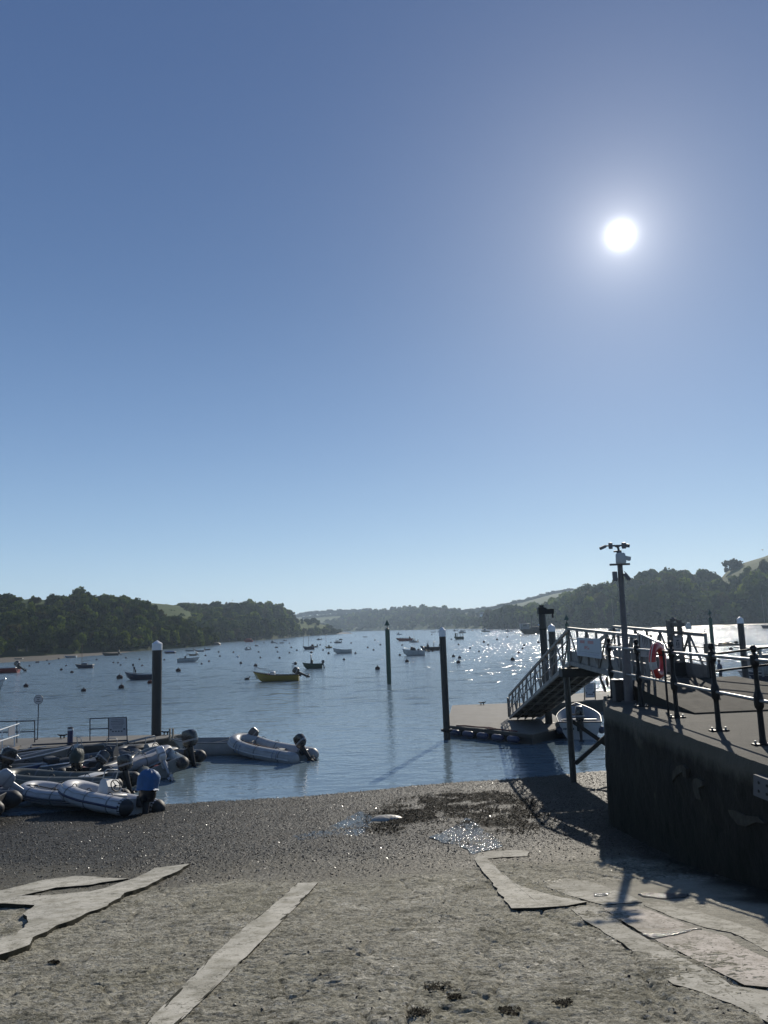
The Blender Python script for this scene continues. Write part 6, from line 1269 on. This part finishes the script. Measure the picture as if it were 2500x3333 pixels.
for fx in (.22, .28, .34): q = MB(); q.bbox((fx * l, 1.5, 3.8), (.6, .08, .8), .02); q.build('window', GLASSB, x[0])
q = MB(); q.cyl((-.05 * l, 0, 2), (-.05 * l, 0, 8), .12, n=6); q.cyl((-.05 * l, 0, 8), (-.0 * l, 0, 7.5), .1, n=6); q.build('crane', BLKM, x[0])
x = moored('ferry_boat', 'dark passenger boat with open canopy seen between the two piles', 1782, 1834, 2095, GRNH, 180, 'open', CREAM, GRNH, short='the dark passenger boat', fb=.9, rise=.15); l, b_ = x[1], x[2]
q = MB(); q.bbox((0, 0, 2.4), (.8 * l, b_ * .8, .1), .03); q.build('canopy', GRNH, x[0])
for fx in (-.38, -.2, 0, .2, .36):
    for s_ in (-1, 1): q = MB(); q.cyl((fx * l, s_ * b_ * .36, .8), (fx * l, s_ * b_ * .36, 2.4), .06, n=6); q.build('canopy_post', GRNH, x[0])
x = moored('motor_yacht', 'pale motor yacht with tall upperworks behind the timber gate frame', 2229, 2252, 2047, GRP, 180, 'cabin', GRP, GRP, cab=(-.35, .3, .28), cm=GRP, fb=1.2); q = MB(); q.bbox((-.1 * x[1], 0, 1.2 + .36 * x[1]), (.3 * x[1], 1.6, .9), .1); q.build('flybridge', GRP, x[0])
moored('sailing_boat', 'dark sailing boat with bare masts at the right edge of the far mud', 2476, 2512, 2045.5, NAVY, 180, 'sail', CREAM, CREAM, masts=((.1, 12), (-.3, 8)), mm=pm('spar_grey', (.25, .25, .25), .5), fb=1.0)
moored('sailing_boat', 'sailing boat with one tall pale mast behind the camera pole', 1978, 2020, 2056, GRP, 180, 'sail', GRP, GRP, masts=((.0, 13.5),), mm=pm('spar_grey', (.25, .25, .25), .5), fb=1.0)
# raft with gear
c = atz(2366, 2101, 0); rf_ = thing('raft', 'low dark raft heaped with gear between the beacon and the far pile', 'raft', c); wv_ = 73 / FPX * c.y
q = MB(); q.bbox((0, 0, .12), (wv_, 2.0, .34), .06); q.build('float', BLKM, rf_)
for i, (dx, h, m_) in enumerate(((-.28, .35, BLKM), (-.1, .3, YELH), (.05, .42, BLKM), (.2, .3, GRPG), (.42, .6, BLKM))): q = MB(); q.ball((dx * wv_, 0, .3 + h * .35), .4, 8, 6, (1.1, 1, h)); q.build('gear', m_, rf_)
# cabin launch and work punt on the far pontoon
el = thing('cabin_launch', 'white and blue cabin launch berthed on the far pontoon behind the railing', 'boat', (28.6, 54.5, 0), rad(186)); open_hull(el, 9.5, 3.0, 1.15, .2, .25, NAVY, GRP, GRP, vee=.25, strake=GRP, aft=.9)
q = MB(); q.bbox((.4, 0, 2.95), (7.6, 2.5, .12), .05); q.build('canopy', GRP, el)
for fx in (-2.9, -1.6, -.2, 1.2, 2.4, 3.6):
    for s_ in (-1, 1): q = MB(); q.bbox((fx, s_ * 1.12, 1.98), (.16, .08, 1.95), .02); q.build('canopy_post', GRPG, el)
q = MB(); q.bbox((2.2, 0, 1.75), (2.2, 2.3, 1.3), .08); q.build('cabin', GRPG, el); 
for s_ in (-1, 1): q = MB(); q.box((2.2, s_ * 1.16, 2.0), (1.5, .05, .55)); q.build('window', GLASSB, el)
q = MB(); q.tube([(1.6, -.5, 3.0), (1.5, -.45, 4.6), (1.4, 0, 5.0), (1.5, .45, 4.6), (1.6, .5, 3.0)], .05, 6); q.build('arch', STEEL, el)
ep = thing('work_punt', 'low grey work punt lying alongside the far pontoon', 'boat', (at(2345, 2200, 48.3).x + .5, 48.3, 0), rad(200)); open_hull(ep, 5.5, 1.9, .5, .1, .1, GRPG, DECKG, GRP, vee=.25, aft=.95); thwarts(ep, 5, 1.8, .35, (-1, 1), DECKG)
# person standing by the punt
pp = at(2346, 2200, 51.7)
def person(loc, facing, label, h=1.68):
    s = h / 1.75; me = bpy.data.meshes.new('body')
    J = [((0, 0, .95), .135), ((0, 0, 1.12), .125), ((0, .01, 1.32), .145), ((0, .01, 1.46), .085), ((0, .02, 1.53), .055), ((0, .03, 1.60), .075), ((0, .035, 1.68), .088), ((0, .03, 1.745), .06),
         ((.17, .01, 1.43), .062), ((.25, .02, 1.18), .048), ((.22, .13, .98), .038), ((.20, .19, .90), .032), ((-.17, .01, 1.43), .062), ((-.26, -.01, 1.18), .048), ((-.25, .09, .95), .038), ((-.23, .14, .87), .032),
         ((.095, 0, .90), .095), ((.10, .02, .50), .062), ((.10, -.02, .09), .045), ((.11, .12, .03), .036), ((-.095, 0, .90), .095), ((-.11, .0, .50), .062), ((-.12, -.03, .09), .045), ((-.13, .11, .03), .036)]
    E_ = [(0, 1), (1, 2), (2, 3), (3, 4), (4, 5), (5, 6), (6, 7), (2, 8), (8, 9), (9, 10), (10, 11), (2, 12), (12, 13), (13, 14), (14, 15), (0, 16), (16, 17), (17, 18), (18, 19), (0, 20), (20, 21), (21, 22), (22, 23)]
    me.from_pydata([tuple(c_ * s for c_ in p) for p, r_ in J], E_, []); root = thing('person', label, 'person', loc, facing)
    o = link(bpy.data.objects.new('body', me), root); md = o.modifiers.new('skin', 'SKIN'); o.modifiers.new('sub', 'SUBSURF').render_levels = 1
    for v_, (p, r_) in zip(me.skin_vertices[0].data, J): v_.radius = (r_ * s, r_ * s * .85)
    me.skin_vertices[0].data[0].use_root = True; me.materials.append(pm('dark_clothes', (.03, .035, .045), .8))
    q = MB(); q.lathe([(.098, 1.66), (.10, 1.72), (.07, 1.775), (.01, 1.785)], (0, .03, 0), 14); q.loft([q.rring(0, .14, 1.675, .075, .07, 2), q.rring(0, .14, 1.69, .07, .065, 2)]); c_ = q.build('cap', pm('dark_cap', (.02, .02, .025), .8), root); c_.scale = (s, s, s)
    q = MB(); q.loft([q.rring(0, 0, .86, .18, .14), q.rring(0, 0, 1.05, .17, .135), q.rring(0, .01, 1.3, .205, .15), q.rring(0, .01, 1.44, .18, .11), q.rring(0, .02, 1.5, .08, .07)]); c_ = q.build('jacket', pm('blue_jacket', (.03, .05, .09), .75), root); c_.scale = (s, s, s)
    return root
person((pp.x, pp.y, .70), rad(95), 'person in a dark jacket and cap standing on the pontoon beyond the ramp', 1.58)
# gulls
def gull(p, label, s=1.0):
    q = MB(); q.M = Matrix.Translation(p) @ Matrix.Scale(s, 4); q.ball((0, 0, 0), .09, 8, 6, (2.3, 1, .9))
    for sg_ in (1, -1): q.loft([[(.1, sg_ * .05, .03), (-.1, sg_ * .05, .02)], [(.08, sg_ * .4, .17), (-.08, sg_ * .4, .16)], [(-.05, sg_ * .75, .08), (-.1, sg_ * .75, .08)]], cap=False, close=False)
    tag(q.build('seagull', pm('gull_grey', (.25, .25, .26), .7)), label, 'bird')
gull(at(2482, 1790, 190), 'small gull flying above the right-hand hillside'); gull(at(757, 1954, 260), 'tiny gull flying above the second headland')

# ------------------------------------------------------------------ mooring buoys
RAW = {(0, 1880, 2.37): [(281, 652), (295, 650), (227, 680), (380, 663), (453, 625), (363, 638), (510, 678), (473, 710), (555, 730), (745, 632), (875, 653), (911, 656), (930, 673), (972, 618), (1077, 630), (1097, 676), (1268, 633), (1585, 600), (1612, 643), (1555, 663), (1376, 720, 1.5), (923, 775, 1.6), (1158, 812, 1.2), (200, 838, 1.1), (936, 849, 1.2), (645, 873)],
  (600, 1900, 2.37): [(164, 552), (190, 597), (134, 616), (265, 525), (275, 557), (379, 527), (414, 563, 1.5, 'w'), (436, 612, 1.5), (550, 632, 1.2), (573, 525), (587, 568), (720, 525), (735, 571, 1.2), (811, 531), (613, 453), (706, 490), (716, 490), (714, 457), (811, 457), (825, 490), (868, 511), (960, 418), (1048, 470), (1070, 509), (1113, 535, 1.3), (1320, 534, 1.2), (1232, 583, 1.3), (1491, 657, 1.3), (1131, 450), (1320, 400), (1287, 455), (1471, 432), (1415, 490), (1460, 508), (1457, 400)],
  (1200, 1900, 2.765): [(105, 547), (44, 593), (302, 550), (281, 640, 1.3), (448, 594, 1.3), (576, 603, 1.3), (345, 699, 1.2), (80, 766, 1.2), (569, 455, 1.4), (745, 497), (809, 544), (763, 652, 1.1), (819, 665, 1.1), (808, 709, 1.2), (913, 577), (993, 606), (1037, 523, 1.3), (1075, 547), (1156, 500, 1.2), (1018, 447), (1249, 475), (1400, 552, 1.2), (1385, 580, 1.1), (1351, 618, 1.3), (1296, 684, 1.3), (1529, 527, 1.4), (1320, 447)],
  (1700, 1740, 2.074): [(1410, 773, 1.2), (1113, 677), (1230, 653)]}
BUOYM = {'d': pm('buoy_dark', (.03, .018, .02), .85, var=.4, spec=.1), 'o': pm('buoy_orange', (.08, .025, .018), .85, var=.3, spec=.1), 'w': pm('buoy_white', (.6, .6, .58), .45)}
def buoy_mesh(mat_):
    q = MB(); q.ball((0, 0, .12), .30, 14, 10, (1, 1, .85)); b1_ = q.build('float', mat_)
    q = MB(); q.cyl((0, 0, .34), (0, 0, .44), .035, n=8); q.torus((0, 0, .47), .06, .016, 12, 6, axis='x'); b2_ = q.build('mooring_eye', IRON)
    d = (b1_.data, b2_.data); bpy.data.objects.remove(b1_); bpy.data.objects.remove(b2_); return d
BM = {k: buoy_mesh(m_) for k, m_ in BUOYM.items()}
MARKS = BOATS + [('the open-water green beacon', 1267, 2226, atz(1267, 2226, 0)), ('the tall left pile', 508, 2250, atz(508, 2250, 0)), ('the far raft', 2366, 2101, atz(2366, 2101, 0))]
used = {}
for (ox, oy, sc), lst in RAW.items():
    for it in lst:
        px, py = ox + it[0] / sc, oy + it[1] / sc + 2; s_ = it[2] if len(it) > 2 else 1.0; p = atz(px, py, 0)
        kd = it[3] if len(it) > 3 else ('o' if (int(px * 7) % 9 == 0) else 'd'); rr = s_ * min(1.0, 3.1 / FPX * p.y / .30) if p.y > 130 else s_ * .8
        b_ = min(MARKS, key=lambda m_: ((m_[1] - px) ** 2 + ((m_[2] - py) * 2.2) ** 2)); dx, dy = px - b_[1], py - b_[2]
        side = ('left of' if dx < 0 else 'right of') if abs(dx) > 2.0 * abs(dy) else ('nearer than' if dy > 0 else 'beyond')
        cn = {'d': 'dark', 'o': 'reddish', 'w': 'white'}[kd]; key = (cn, side, b_[0]); used.setdefault(key, []).append((abs(dx) + abs(dy) * 2, p, rr, kd))
for (cn, side, bn), ls_ in used.items():
    ls_.sort(key=lambda e: e[0])
    for i, (_, p, rr, kd) in enumerate(ls_):
        pre = f'round {cn} mooring buoy {side} {bn}'; lab = pre if len(ls_) == 1 else (f'{pre}, closest to it' if i == 0 else f'{pre}, {ORD[i]} closest to it')
        r = thing('mooring_buoy', lab, 'buoy', (p.x, p.y, 0), random.uniform(0, 3), 'mooring buoys on the water'); r.scale = (rr, rr, rr)
        for nm_, d_ in zip(('float', 'mooring_eye'), BM[kd]): link(bpy.data.objects.new(nm_, d_), r)
q = MB(); p = atz(804, 2212, 0); q.M = Matrix.Translation(p); q.ball((0, 0, .08), .2, 10, 6, (1.5, .9, .7)); q.tube([(.18, 0, .1), (.28, 0, .3), (.36, 0, .33)], [.06, .05, .03], 6); tag(q.build('swimming_bird', BLKM), 'dark water bird swimming ahead of the yellow workboat', 'bird')
